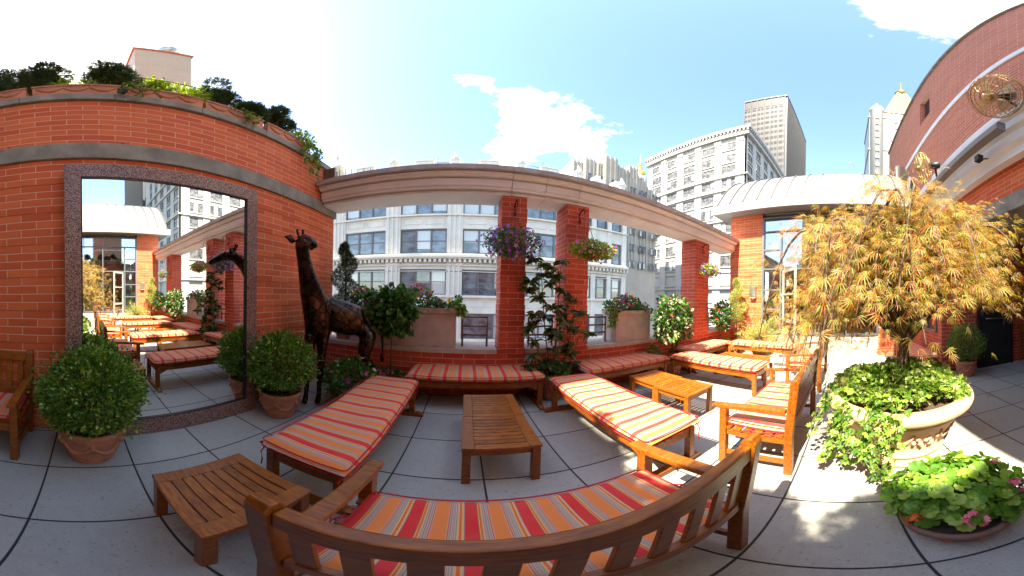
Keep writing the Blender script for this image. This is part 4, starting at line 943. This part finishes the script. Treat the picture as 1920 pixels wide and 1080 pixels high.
# ---- geranium bowl
t = thing('geranium_pot', 'low brown pot overflowing with bright geranium leaves and pink blooms, nearest plant', 'potted plant', (1.03, -.50, 0))
b = MB(); b.lathe([(.15, 0), (.17, .01), (.20, .06), (.235, .13), (.25, .15), (.265, .17), (.265, .20), (.25, .21), (.235, .20), (.22, .17)], 40); b.build('pot', simple('weathered_brown_pot', (.22, .12, .09), .8, var=.25), t)
for i in range(10):
    a = i * .628; b = MB()
    for dx, dz in ((-.03, 0), (.03, 0), (0, .015), (0, -.015), (0, 0)): b.ball((.212 * math.cos(a + dx * 2.5), .212 * math.sin(a + dx * 2.5), .09 + dz), .014, None, .012, 6)
    b.build('rosette_relief', m_terra, t)
b = MB(); b.lathe([(.01, 0), (.235, -.003), (.235, .003), (.01, .015)], 24, (0, 0, .18)); b.build('soil', m_soil, t)
P, D = shell(600, (0, 0, .34), (.32, .32, .18), .6, .16, 3.5, 1., power=3); k = P[:, 2] > .25; P, D = P[k], D[k]
nd = np.array([-.9, .43]); pr_ = P[:, :2] @ nd; P[:, :2] -= np.outer(np.maximum(pr_, 0) * .34, nd)
P2 = []; D2 = []
for a in np.linspace(4.4, 5.6, 14): q = rng.uniform(0, 1); P2.append((.30 * math.cos(a), .30 * math.sin(a), .20 - q * .10)); D2.append((math.cos(a), math.sin(a), -.4))
P = np.concatenate([P, P2]); D = np.concatenate([D, D2]); 
# leaf blades face outward and up: length direction lies across the radial direction
tang = np.cross(D, rng.normal(0, 1, D.shape)); V = unit(tang) * .9 + D * .35
def facing(name, P, N, size, tmpl, m, parent, sj=.3):
    P = np.asarray(P, float); N = unit(np.asarray(N, float) + rng.normal(0, .35, P.shape)); X = unit(np.cross(N, rng.normal(0, 1, P.shape))); Y = np.cross(N, X); s = size * (1 + rng.uniform(-sj, sj, len(P))); T, F = tmpl
    V = P[:, None, :] + s[:, None, None] * (T[None, :, 0:1] * X[:, None, :] + (T[None, :, 1:2]) * Y[:, None, :] + T[None, :, 2:3] * N[:, None, :]); n = len(P); k = len(T)
    return npmesh(name, V.reshape(-1, 3), (F[None] + (np.arange(n) * k)[:, None, None]).reshape(-1, F.shape[1]), m, parent, True)
facing('foliage', P, D + np.array([0, 0, .5]), .076, T_GER, m_ger, t)
b = MB()
for i in range(0, len(P), 4): b.tube([(P[i][0] * .3, P[i][1] * .3, .20), (P[i][0] * .7, P[i][1] * .7, P[i][2] * .9), tuple(P[i])], .003, 4, False)
b.build('stem', m_lime_l, t)
def bloom(name, c, r, m, parent, n=26, fs=.028):
    d = unit(rng.normal(0, 1, (n, 3)) + np.array([0, 0, .5])); return facing(name, np.array(c) + d * r, d, fs, T_FLOW, m, parent)
bloom('bloom', (-.28, .06, .40), .042, m_pink, t); bloom('bloom', (-.17, -.22, .43), .045, m_pink, t, 30); bloom('bloom', (-.17, .25, .37), .028, m_redfl, t, 16, .022); bloom('bloom', (.06, -.26, .44), .03, m_pink, t, 16)

# ---- hanging baskets
def basket(label, c, hook, r, mleaf, mflow, n=1500, spread=(1., 1., 1.), leaf=.035, nf=.09):
    t = thing('hanging_basket', label, 'hanging basket', hook, 0, 'flower baskets hanging from the pillars'); o = Vector(c) - Vector(hook)
    b = MB(); b.tube([(0, .05, -.02), (0, -.02, .06), (0, -.12, .08), (0, -.17, .03), (0, -.15, -.02)], .010, 6); b.tube([(0, .05, .10), (0, .04, -.2)], .012, 6)
    for k in range(2): b.tube([(0, .03 - .03 * k + .03 * math.cos(a), -.06 - .06 * k + .03 * math.sin(a)) for a in np.linspace(0, 5.6, 10)], .007, 5)
    b.build('bracket', m_black, t)
    b = MB()
    for k in range(3): a = 2.1 * k + .4; b.tube([(0, -.16, -.02), (o.x + .13 * math.cos(a), o.y + .13 * math.sin(a), o.z + .02)], .003, 4)
    b.build('chain', m_black, t)
    b = MB(); b.lathe([(.02, -.15), (.09, -.13), (.14, -.06), (.155, .0), (.15, .01), (.12, .0)], 20, tuple(o)); b.build('basket', m_twig, t)
    P, D = shell(n, tuple(o), (r * spread[0], r * spread[1], r * .62 * spread[2]), .35, .3, 3.4, rng.uniform(0, 6)); D[:, 2] -= .35; leaves('foliage', P, D, leaf, T_OVAL, mleaf, t, .7)
    P, D = shell(int(n * nf), tuple(o), (r * 1.05 * spread[0], r * 1.05 * spread[1], r * .72 * spread[2]), .75, .3, 3.4, rng.uniform(0, 6)); facing('blossoms', P, D, .052, T_FLOW, mflow, t)
    return t
basket('hanging basket of purple petunias on the left pillar', (.60, 3.17, 2.22), (.68, 3.40, 2.84), .30, m_deep, m_purple, 1700, (1.3, .75, 1.15))
basket('hanging basket of yellow green foliage on the second pillar', (1.80, 3.15, 2.22), (1.71, 3.40, 2.84), .27, m_lime_l, m_magenta, 1900, (1.45, .7, .9), nf=.03)
basket('small white and lilac hanging basket on the sunlit pillar', (5.02, 3.18, 2.26), (5.06, 3.40, 2.86), .25, m_lime_l, m_purple, 1000, (1.5, .7, 1.0))

# ---- stone planters on the ledge
def planter(x0, x1, y0, y1, z0, z1, label, flows, ph):
    t = thing('stone_planter', label, 'planter', ((x0 + x1) / 2, (y0 + y1) / 2, z0), 0, 'stone planters on the ledge'); b = MB(); w = .04
    b.box(x0, x1, y0, y0 + w, z0, z1 - .075); b.box(x0, x1, y1 - w, y1, z0, z1 - .075); b.box(x0, x0 + w, y0 + w, y1 - w, z0, z1 - .075); b.box(x1 - w, x1, y0 + w, y1 - w, z0, z1 - .075); b.box(x0 + w, x1 - w, y0 + w, y1 - w, z0, z0 + .05); b.build('box', m_conc, t, True, .004)
    b = MB(); e = .022; b.box(x0 - e, x1 + e, y0 - e, y0 + w, z1 - .074, z1); b.box(x0 - e, x1 + e, y1 - w, y1 + e, z1 - .074, z1); b.box(x0 - e, x0 + w, y0 + w, y1 - w, z1 - .074, z1); b.box(x1 - w, x1 + e, y0 + w, y1 - w, z1 - .074, z1); b.build('rim', m_conc, t, True, .006)
    b = MB(); b.box(x0 + w, x1 - w, y0 + w, y1 - w, z1 - .12, z1 - .05); b.build('soil', m_soil, t, True)
    lx = (x1 - x0) / 2; ly = (y1 - y0) / 2; n = int(1900 * lx / .8)
    P = np.stack([rng.uniform(-lx * 1.05, lx * 1.08, n), rng.uniform(-ly * 1.15, ly * 1.05, n), rng.uniform(0, 1, n)], -1); top = .20 + .10 * np.sin(P[:, 0] * 7 + ph) + .05 * np.sin(P[:, 0] * 17 + P[:, 1] * 9)
    P[:, 2] = (z1 - z0) - .04 + P[:, 2] * top; D = np.stack([P[:, 0] * .5, P[:, 1] * 2 - .3, np.full(n, .5)], -1); leaves('foliage', P, D, .055, T_OVAL, m_deep, t, .7)
    n2 = int(n * .10); Q = np.stack([rng.uniform(-lx, lx * 1.05, n2), rng.uniform(-ly * 1.25, ly * .4, n2), np.zeros(n2)], -1); Q[:, 2] = (z1 - z0) + .20 + .10 * np.sin(Q[:, 0] * 7 + ph) + rng.uniform(-.22, .03, n2)
    for i, m in enumerate(flows): k = rng.integers(0, len(flows), n2) == i; facing('blossoms', Q[k], np.tile((0, -1, .6), (k.sum(), 1)), .055, T_FLOW, m, t)
    n3 = 160; s = (1 if ph < 1 else -1); P = np.stack([(lx + .02) * s + rng.uniform(-.05, .12, n3) * s, -ly + rng.uniform(-.06, .12, n3), (z1 - z0) + .05 - rng.uniform(0, 1, n3) ** 1.5 * (.16 if ph < 1 else .34)], -1); leaves('trailing_foliage', P, np.tile((s * .6, -.4, -.6), (n3, 1)), .05, T_IVY, m_ivy, t, .5)
    return t
planter(-1.78, -.13, 3.47, 3.90, .72, 1.30, 'long stone planter of pink and orange impatiens left of the first railing', (m_magenta, m_yellowfl, m_redfl, m_purple), 0.)
planter(2.50, 3.33, 3.47, 3.90, .72, 1.29, 'stone planter of mixed red and violet flowers right of the pillars', (m_redfl, m_yellowfl, m_purple), 2.)

# ---- spiral cypress topiaries
def spiral(label, loc, h, r, z0, mleaf, turns=2.4, n=4200, potd=True, size=.03, ph=0.):
    t = thing('spiral_cypress', label, 'topiary', loc, 0, 'spiral clipped cypresses')
    if potd: pot(t, .20, .14, .30, m_terra, 5)
    MB().tube([(0, 0, .25 if potd else 0), (0, 0, z0 + h)], [.022, .006], 6).build('stem', m_twig, t)
    q = rng.uniform(0, 1, n) ** 1.15; a = q * turns * 2 * math.pi + ph; taper = (1 - q) ** .6 * .85 + .15; cr = r * .42 * taper
    C = np.stack([cr * .8 * np.cos(a), cr * .8 * np.sin(a), z0 + q * h], -1); d = unit(rng.normal(0, 1, (n, 3))); P = C + d * (r * .68 * taper * rng.uniform(.6, 1, n) ** .5)[:, None] * np.array([1, 1, .62])
    leaves('foliage', P, d + np.array([0, 0, .5]), size, T_NEEDLE, mleaf, t, .5); return t
spiral('dark spiral cypress behind the bronze giraffe', (-1.97, 3.66, .718), 1.22, .36, .40, m_ever, n=9000, potd=True, ph=2., size=.04)
spiral('bright sunlit spiral cypress at the pavilion brick corner', (6.30, 3.05, 0), 1.2, .36, .95, m_juni, n=4500, size=.05)

# ---- leafy standards and shrubs in pots
def standard(label, loc, crown_c, crown_r, n, mleaf, leaf, tm=T_OVAL, mfl=None, nf=0, pr=.2, ph=0., pot_m=None, under=True, cat='shrub', name='standard_shrub'):
    t = thing(name, label, cat, loc); pot(t, pr, pr * .7, pr * 1.5, pot_m or m_terra, 6)
    MB().tube([(0, 0, pr * 1.3), (.01, 0, crown_c[2] * .6), (crown_c[0], crown_c[1], crown_c[2])], [.014, .012, .009], 6).build('stem', m_twig, t)
    P, D = shell(n, crown_c, crown_r, .35, .34, 3.6, ph); D[:, 2] -= .1; leaves('foliage', P, D, leaf, tm, mleaf, t, .6, droop=.25)
    twigs(crown_c, (crown_c[0], crown_c[1], crown_c[2] - crown_r[2] * .8), 22, crown_r, .004).build('branch', m_twig, t)
    if under: P, D = shell(260, (0, 0, pr * 1.5), (pr * 1.25, pr * 1.25, .12), .4, .3, 4., ph + 2); leaves('underplanting_leaves', P, D, .045, T_OVAL, m_deep, t, .6); facing('blossoms', *shell(16, (0, 0, pr * 1.6), (pr * 1.2, pr * 1.2, .12), .9), .035, T_FLOW, m_magenta, t)
    if mfl is not None: P, D = shell(nf, crown_c, crown_r, .9, .2, 3., ph); facing('blossoms', P, D, .06, T_FLOW, mfl, t)
    return t
standard('glossy green lollipop shrub on a thin stem between giraffe and striped bench', (-1.0, 3.20, 0), (0, 0, 1.27), (.34, .20, .34), 1400, m_deep, .085, ph=1.)
standard('large glossy leaved shrub with orange blooms left of the wide sunlit pillar', (3.62, 3.12, 0), (0, 0, 1.10), (.46, .30, .46), 1500, m_varieg, .085, T_OVAL, m_redfl, 14, .2, 3.)
standard('red flowered shrub behind the bench at the pavilion corner', (5.75, 3.22, 0), (0, 0, 1.12), (.42, .26, .36), 1100, m_deep, .075, T_OVAL, m_redfl, 34, .2, 5.)
# impatiens mound
t = thing('impatiens_pot', 'mound of red and pink impatiens in a pot at the feet of the giraffe', 'potted plant', (-1.36, 2.72, 0)); pot(t, .25, .17, .30, m_terra)
P, D = shell(2300, (0, 0, .38), (.38, .36, .27), .5, .14, 3., 2.); k = P[:, 2] > .12; leaves('foliage', P[k], D[k] + np.array([0, 0, .3]), .045, T_OVAL, m_deep, t, .6)
for m, n_ in ((m_redfl, 12), (m_magenta, 12), (m_pink, 8), (m_purple, 4)): P, D = shell(n_, (0, 0, .40), (.40, .38, .28), .97, .1, 3., 2.); facing('blossoms', P, D, .055, T_FLOW, m, t)
# tall leggy plant in front of the two pillars
t = thing('umbrella_plant', 'tall leggy bronze leaved plant over small yellow flowers between the pillars', 'potted plant', (1.22, 3.20, 0)); pot(t, .19, .14, .36, m_terra)
st = MB(); P = []; D = []
for (x, y, z1, lean) in ((-.04, .03, 2.02, -.16), (.05, .06, 2.0, .08), (.10, 0, 1.25, .24), (-.10, -.02, 1.2, -.22), (.0, -.03, .95, .05), (.12, -.05, .95, .28)):
    pts = [(x * .3, y * .3, .3), (x + lean * .4, y, z1 * .5), (x + lean, y, z1)]; st.tube(pts, [.012, .009, .005], 5)
    nz = int((z1 - .55) / .11)
    for i in range(nz):
        q = 1 - i / max(nz, 1) * .72; zc = z1 * q + .03; xc = x + lean * q
        if z1 > 1.5 and .28 < q < .42: continue
        ox, oy = rng.normal(0, .12, 2); c = np.array([xc + ox, y + oy * .5, zc]); st.tube([(x + lean * q, y, zc - .06), tuple(c)], .004, 4); m = 20
        a = rng.uniform(0, 6.28, m); P.append(np.tile(c, (m, 1))); D.append(np.stack([np.cos(a), np.sin(a), rng.uniform(-1.0, .35, m)], -1))
leaves('foliage', np.concatenate(P), np.concatenate(D), .135, (T_OVAL[0] * np.array([.62, 1, 1]), T_OVAL[1]), m_schef, t, .15); st.build('stem', m_twig, t)
P, D = shell(900, (0, 0, .42), (.27, .22, .17), .5, .2, 4., 1.); leaves('underplanting_leaves', P, D, .04, T_OVAL, m_deep, t, .6)
for m, n_ in ((m_yellowfl, 22), (m_redfl, 8)): P, D = shell(n_, (0, 0, .44), (.29, .24, .18), .95, .2, 4., 1.); facing('blossoms', P, D, .032, T_FLOW, m, t)
# juniper
t = thing('golden_juniper', 'feathery yellow green juniper beside the pavilion window', 'shrub', (6.28, 2.30, 0)); pot(t, .28, .2, .42, m_terra)
PP = []; DD = []
for k in range(70):
    d = unit(rng.normal(0, 1, 3) * np.array([1, 1.1, .55]) + np.array([0, 0, .75])); L_ = rng.uniform(.45, .85) * (1.1 if d[2] < .7 else .95); q = np.linspace(.15, 1, 38); p = np.array([0, 0, .45]) + d[None] * (q * L_)[:, None]; p[:, 2] -= .16 * q ** 2 * L_; p += rng.normal(0, .028, p.shape); PP.append(p); DD.append(np.tile(d + np.array([0, 0, .1]), (38, 1)))
leaves('foliage', np.concatenate(PP), np.concatenate(DD), .06, T_NEEDLE, m_juni, t, .45); twigs((0, 0, .75), (0, 0, .4), 30, (.5, .5, .4), .008).build('branch', m_twig, t)
for (nm, lab, loc, c, r, n) in (('fern_bed', 'low trailing green plants at the foot of the sunlit juniper', (5.95, 3.22, 0), (0, 0, .25), (.22, .16, .22), 700), ('flower_pot', 'small green plant in a dark pot under the arched sunlit bench end', (3.2, 3.25, 0), (0, 0, .42), (.14, .14, .22), 420)):
    t = thing(nm, lab, 'potted plant', loc); pot(t, .13, .10, .24, m_terra, 4); P, D = shell(n, c, r, .4, .25, 4.); leaves('foliage', P, D, .045, T_OVAL, m_lime_l if nm == 'fern_bed' else m_deep, t, .6)

# ---- planter boxes along the wall top
spec = [(-1.36, -.535, 'left end'), (-.47, .352, ''), (.40, 1.208, ''), (1.246, 2.055, ''), (2.135, 2.95, '')]
labs = ['terracotta trough at the far left of the wall top', 'terracotta trough on the wall top left of the pale penthouse', 'terracotta trough with yellow ferns below the pale penthouse', 'terracotta trough with a single round pine right of the penthouse', 'last terracotta trough with trailing vines by the stone beam']
for (y0, y1, _), lb in zip(spec, labs):
    t = thing('window_box', lb, 'planter', (-2.45, (y0 + y1) / 2, 3.951), 0, 'terracotta troughs along the wall top'); b = MB(); x0, x1, z0, z1, w = -2.58, -2.30, 3.951, 4.14, .025
    b.box(x1 - w, x1, y0, y1, z0, z1 - .03); b.box(x0, x0 + w, y0, y1, z0, z1 - .03); b.box(x0 + w, x1 - w, y0, y0 + w, z0, z1 - .03); b.box(x0 + w, x1 - w, y1 - w, y1, z0, z1 - .03); b.box(x0 + w, x1 - w, y0 + w, y1 - w, z0, z0 + .03); b.build('box', m_terra, t, True)
    b = MB(); b.box(x1 - w, x1 + .012, y0 - .01, y1 + .01, z1 - .029, z1); b.box(x0 - .012, x0 + w, y0 - .01, y1 + .01, z1 - .029, z1); b.build('rim', m_terra, t, True, .004)
    b = MB()
    for i in range(3):
        ya = y0 + .04 + i * (y1 - y0 - .08) / 3; yb = ya + (y1 - y0 - .08) / 3
        b.tube([(x1 + .003, ya + (yb - ya) * q, 4.08 - .07 * 4 * q * (1 - q)) for q in np.linspace(0, 1, 9)], [.008 + .012 * math.sin(math.pi * q) for q in np.linspace(0, 1, 9)], 6)
    b.build('swag_relief', m_terra, t, True)
    MB().box(x0 + w, x1 - w, y0 + w, y1 - w, 4.05, 4.10).build('soil', m_soil, t, True)
def pine(y, h, r, lab, tiers=3, ph=0.):
    t = thing('dwarf_pine', lab, 'shrub', (-2.45, y, 4.10), 0, 'dwarf pines in the wall top troughs'); P = []; D = []; br = MB(); br.tube([(0, 0, 0), (0, 0, h * .8)], [.02, .008], 6)
    for k in range(8 + tiers):
        c = np.array([rng.uniform(-.5, .2) * r, rng.uniform(-.75, .75) * r, h * rng.uniform(.3, .9)]); c[1] *= 1.25 - c[2] / h; rr = r * rng.uniform(.36, .56); p, d = shell(620, c, (rr, rr, rr * .6), .4, .2, 4., ph + k); d[:, 2] += .5; P.append(p); D.append(d); br.tube([(0, 0, h * .25), tuple(c)], .006, 4)
    leaves('foliage', np.concatenate(P), np.concatenate(D), .055, T_NEEDLE, m_ever, t, .5); br.build('branch', m_twig, t)
pine(-.86, .72, .38, 'dwarf pine at the far left edge of the wall top')
pine(-.35, .64, .30, 'dwarf pine just left of where the sun clears the wall', ph=1.)
pine(.27, .64, .36, 'wide dwarf pine left of the pale penthouse', ph=2.)
pine(1.42, .66, .32, 'round dwarf pine right of the pale penthouse', ph=3.)
pine(1.98, .66, .32, 'dwarf pine near the right end, left of the last one', ph=4.)
pine(2.45, .64, .30, 'last dwarf pine toward the stone beam', ph=5.)
def clump(name, lab, y, c, r, n, m, tm, size, cat='plant', loc=None, **k):
    t = thing(name, lab, cat, loc or (-2.45, y, 4.10)); P, D = shell(n, c, r, .3, .3, 4., y); o = leaves('foliage', P, D, size, tm, m, t, .6, **k); tw = MB()
    for i in range(7): tw.tube([(0, 0, 0), tuple(P[i * 9])], .004, 4)
    tw.build('stem', m_twig, t); return t
clump('yellow_fern', 'yellow green fern clump in front of the pale penthouse', .72, (.02, 0, .17), (.16, .17, .16), 800, m_lime_l, T_OVAL, .05)
clump('yellow_fern', 'spreading lime fern right of the first fern clump', 1.05, (.03, 0, .12), (.16, .26, .13), 900, m_lime_l, T_GRASS, .11)
clump('trailing_vine', 'green vine clump spilling over the wall end by the stone beam', 2.93, (.05, 0, .12), (.18, .26, .20), 700, m_lime_l, T_OVAL, .05)
clump('low_greenery', 'low golden greenery between the two left dwarf pines', -.05, (.03, 0, .10), (.12, .28, .10), 700, m_lime_l, T_GRASS, .09)
def vines(lab, ys, L0, n):
    t = thing('hanging_vine', lab, 'vine', (-2.28, ys[0], 4.12)); P = []; D = []; b = MB()
    for k in range(n):
        y = rng.uniform(ys[0], ys[1]); L_ = rng.uniform(.3, 1) * L0; m = int(L_ / .03) + 3; q = np.linspace(0, 1, m); p = np.stack([.03 + .03 * np.sin(q * 3), y - ys[0] + .05 * np.sin(q * 5 + k), .03 - q * L_], -1); b.tube([tuple(v) for v in p], .003, 4, False); P.append(p + rng.normal(0, .012, p.shape)); D.append(np.tile((.5, 0, -.8), (m, 1)))
    leaves('foliage', np.concatenate(P), np.concatenate(D), .045, T_IVY, m_ivy, t, .5); b.build('stem', m_twig, t)
vines('thin vine hanging below the yellow ferns', (.36, .75), .35, 7); vines('thin vine hanging down the wall between the right troughs', (1.5, 1.95), .35, 7); vines('longest vine hanging over the coping at the wall end', (2.75, 3.2), .75, 14)
def flood(lab, y):
    l = thing('floodlight', lab, 'lamp', (-2.36, y, 4.0), 0, 'small floodlights'); b = MB(); b.box(-.03, .07, -.05, .05, .0, .08); b.tube([(-.02, 0, -.04), (0, 0, .02)], .012, 6); b.build('lamp_head', m_black, l, bevel=.006)
flood('small black floodlight in the trough gap left of the penthouse', .375); flood('small black floodlight on the coping near the stone beam', 3.25)
t = thing('roof_railing', 'thin dark rail behind the wall top pines', 'railing', (-2.66, 1, 3.95))
for y in (-.9, -.42, .02, .9, 1.7, 2.4, 3.1): MB().tube([(-2.66, y, 3.95), (-2.66, y, 4.92)], .011, 6).build('post', m_black, t, True)
MB().tube([(-2.66, -1.4, 4.82), (-2.66, 3.2, 4.82)], .009, 6).build('rail', m_black, t, True)

# ================================================================== BRONZE GIRAFFE
def skin(name, verts, edges, radii, m, parent, sub=2):
    me = bpy.data.meshes.new(name); me.from_pydata(verts, edges, []); me.materials.append(m); o = bpy.data.objects.new(name, me); COL.objects.link(o); o.parent = parent
    s = o.modifiers.new('skin', 'SKIN'); s.use_smooth_shade = True
    for i, r in enumerate(radii): me.skin_vertices[0].data[i].radius = r if hasattr(r, '__len__') else (r, r)
    me.skin_vertices[0].data[0].use_root = True
    s2 = o.modifiers.new('sub', 'SUBSURF'); s2.levels = sub; s2.render_levels = sub; return o
gx = Vector((-1.55, 2.70, 0))
t = thing('giraffe_statue', 'life like dark bronze giraffe calf statue with raised head by the mirror wall', 'statue', tuple(gx))
V = []; E_ = []; Rr = []
def j(p, r, par=None):
    V.append(tuple(Vector(p) - gx)); Rr.append(r); i = len(V) - 1
    if par is not None: E_.append((par, i))
    return i
mid = j((-1.54, 2.75, 1.17), (.165, .24)); chest = j((-1.74, 2.58, 1.22), (.165, .26), mid); rump = j((-1.35, 2.92, 1.11), (.155, .20), mid); rump2 = j((-1.24, 3.02, 1.03), (.115, .15), rump)
n1 = j((-1.79, 2.46, 1.42), (.14, .18), chest); n2 = j((-1.75, 2.34, 1.57), (.115, .145), n1); n3 = j((-1.69, 2.20, 1.70), (.09, .108), n2); n4 = j((-1.645, 2.08, 1.87), (.072, .082), n3)
h0 = j((-1.60, 1.99, 1.985), (.085, .08), n4); h1 = j((-1.52, 1.925, 2.02), (.085, .08), h0); h2 = j((-1.41, 1.85, 1.985), (.062, .058), h1); h3 = j((-1.30, 1.785, 1.93), (.044, .04), h2); h4 = j((-1.25, 1.75, 1.905), (.036, .03), h3)
for sx, dy in ((-1, .02), (1, -.05)):            # front legs
    o = Vector((.062, .085, 0)) * sx; A = lambda x, y, z: tuple(Vector((x, y + dy, z)) + o)
    a = j(A(-1.77, 2.54, .88), (.075, .09), chest); k = j(A(-1.76, 2.50, .62), (.048, .052), a); q = j(A(-1.76, 2.48, .50), (.044, .048), k); f = j(A(-1.75, 2.45, .16), (.028, .03), q); g = j(A(-1.75, 2.43, .08), (.036, .038), f); j(A(-1.74, 2.39, .03), (.045, .045), g)
for sx, dy in ((-1, .03), (1, -.04)):           # hind legs
    o = Vector((.075, -.085, 0)) * sx; A = lambda x, y, z: tuple(Vector((x, y + dy, z)) + o)
    a = j(A(-1.26, 2.99, .86), (.09, .11), rump2); k = j(A(-1.31, 2.95, .66), (.062, .068), a); q = j(A(-1.19, 3.05, .46), (.036, .042), k); f = j(A(-1.20, 3.03, .15), (.027, .03), q); g = j(A(-1.21, 3.02, .08), (.034, .036), f); j(A(-1.24, 3.0, .03), (.043, .043), g)
skin('body', V, E_, Rr, m_bronze, t)
b = MB(); b.tube([(-1.17, 3.10, 1.10), (-1.12, 3.13, 1.0), (-1.10, 3.14, .82), (-1.10, 3.14, .66)], [.022, .018, .014, .010], 8); b.ball((-1.10, 3.14, .60), .028, .028, .075, 10); b.build('tail', m_bronze, t, True)
for s_ in (-1, 1):
    c = Vector((-1.585, 1.965, 2.02)); side = Vector((.5, -.86, 0)).cross(Vector((0, 0, 1))).normalized() * s_
    side = Vector((.53, .85, 0)) * s_
    q = MB(); p0 = c + side * .05; d = side * .12 + Vector((-.02, .0, .05 if s_ < 0 else -.07)); w = Vector((-.02, .02, .055)); nrm = Vector((.03, -.02, 0))
    q.add([p0, p0 + d * .45 + w, p0 + d, p0 + d * .45 - w, p0 + d * .45 + nrm, p0 + d * .45 - nrm * .3], [(0, 1, 4), (1, 2, 4), (2, 3, 4), (3, 0, 4), (1, 0, 5), (2, 1, 5), (3, 2, 5), (0, 3, 5)], True); q.build('ear', m_bronze, t, True)
    q = MB(); p = c + side * .03 + Vector((0, 0, .04)); q.tube([p, p + Vector((-.03, .02, .07)), p + Vector((-.035, .02, .10))], [.013, .012, .018], 8); q.build('ossicone', m_bronze, t, True)
    q = MB(); q.ball(tuple(Vector((-1.50, 1.91, 2.045)) + side * .06), .016, n=10); q.build('eye', m_black, t, True)
b = MB(); m = 30; ks = [(-1.62, 2.08, 2.01), (-1.685, 2.20, 1.87), (-1.735, 2.33, 1.72), (-1.76, 2.47, 1.57), (-1.72, 2.60, 1.40)]
for i in range(m): q = i / (m - 1); f = q * 3.999; i0 = int(f); p = Vector(ks[i0]).lerp(Vector(ks[i0 + 1]), f - i0); b.tube([p - Vector((0, .03, .03)), p + Vector((-.01, .025, .025))], [.020, .007], 5)
b.build('mane', m_bronze, t, True)
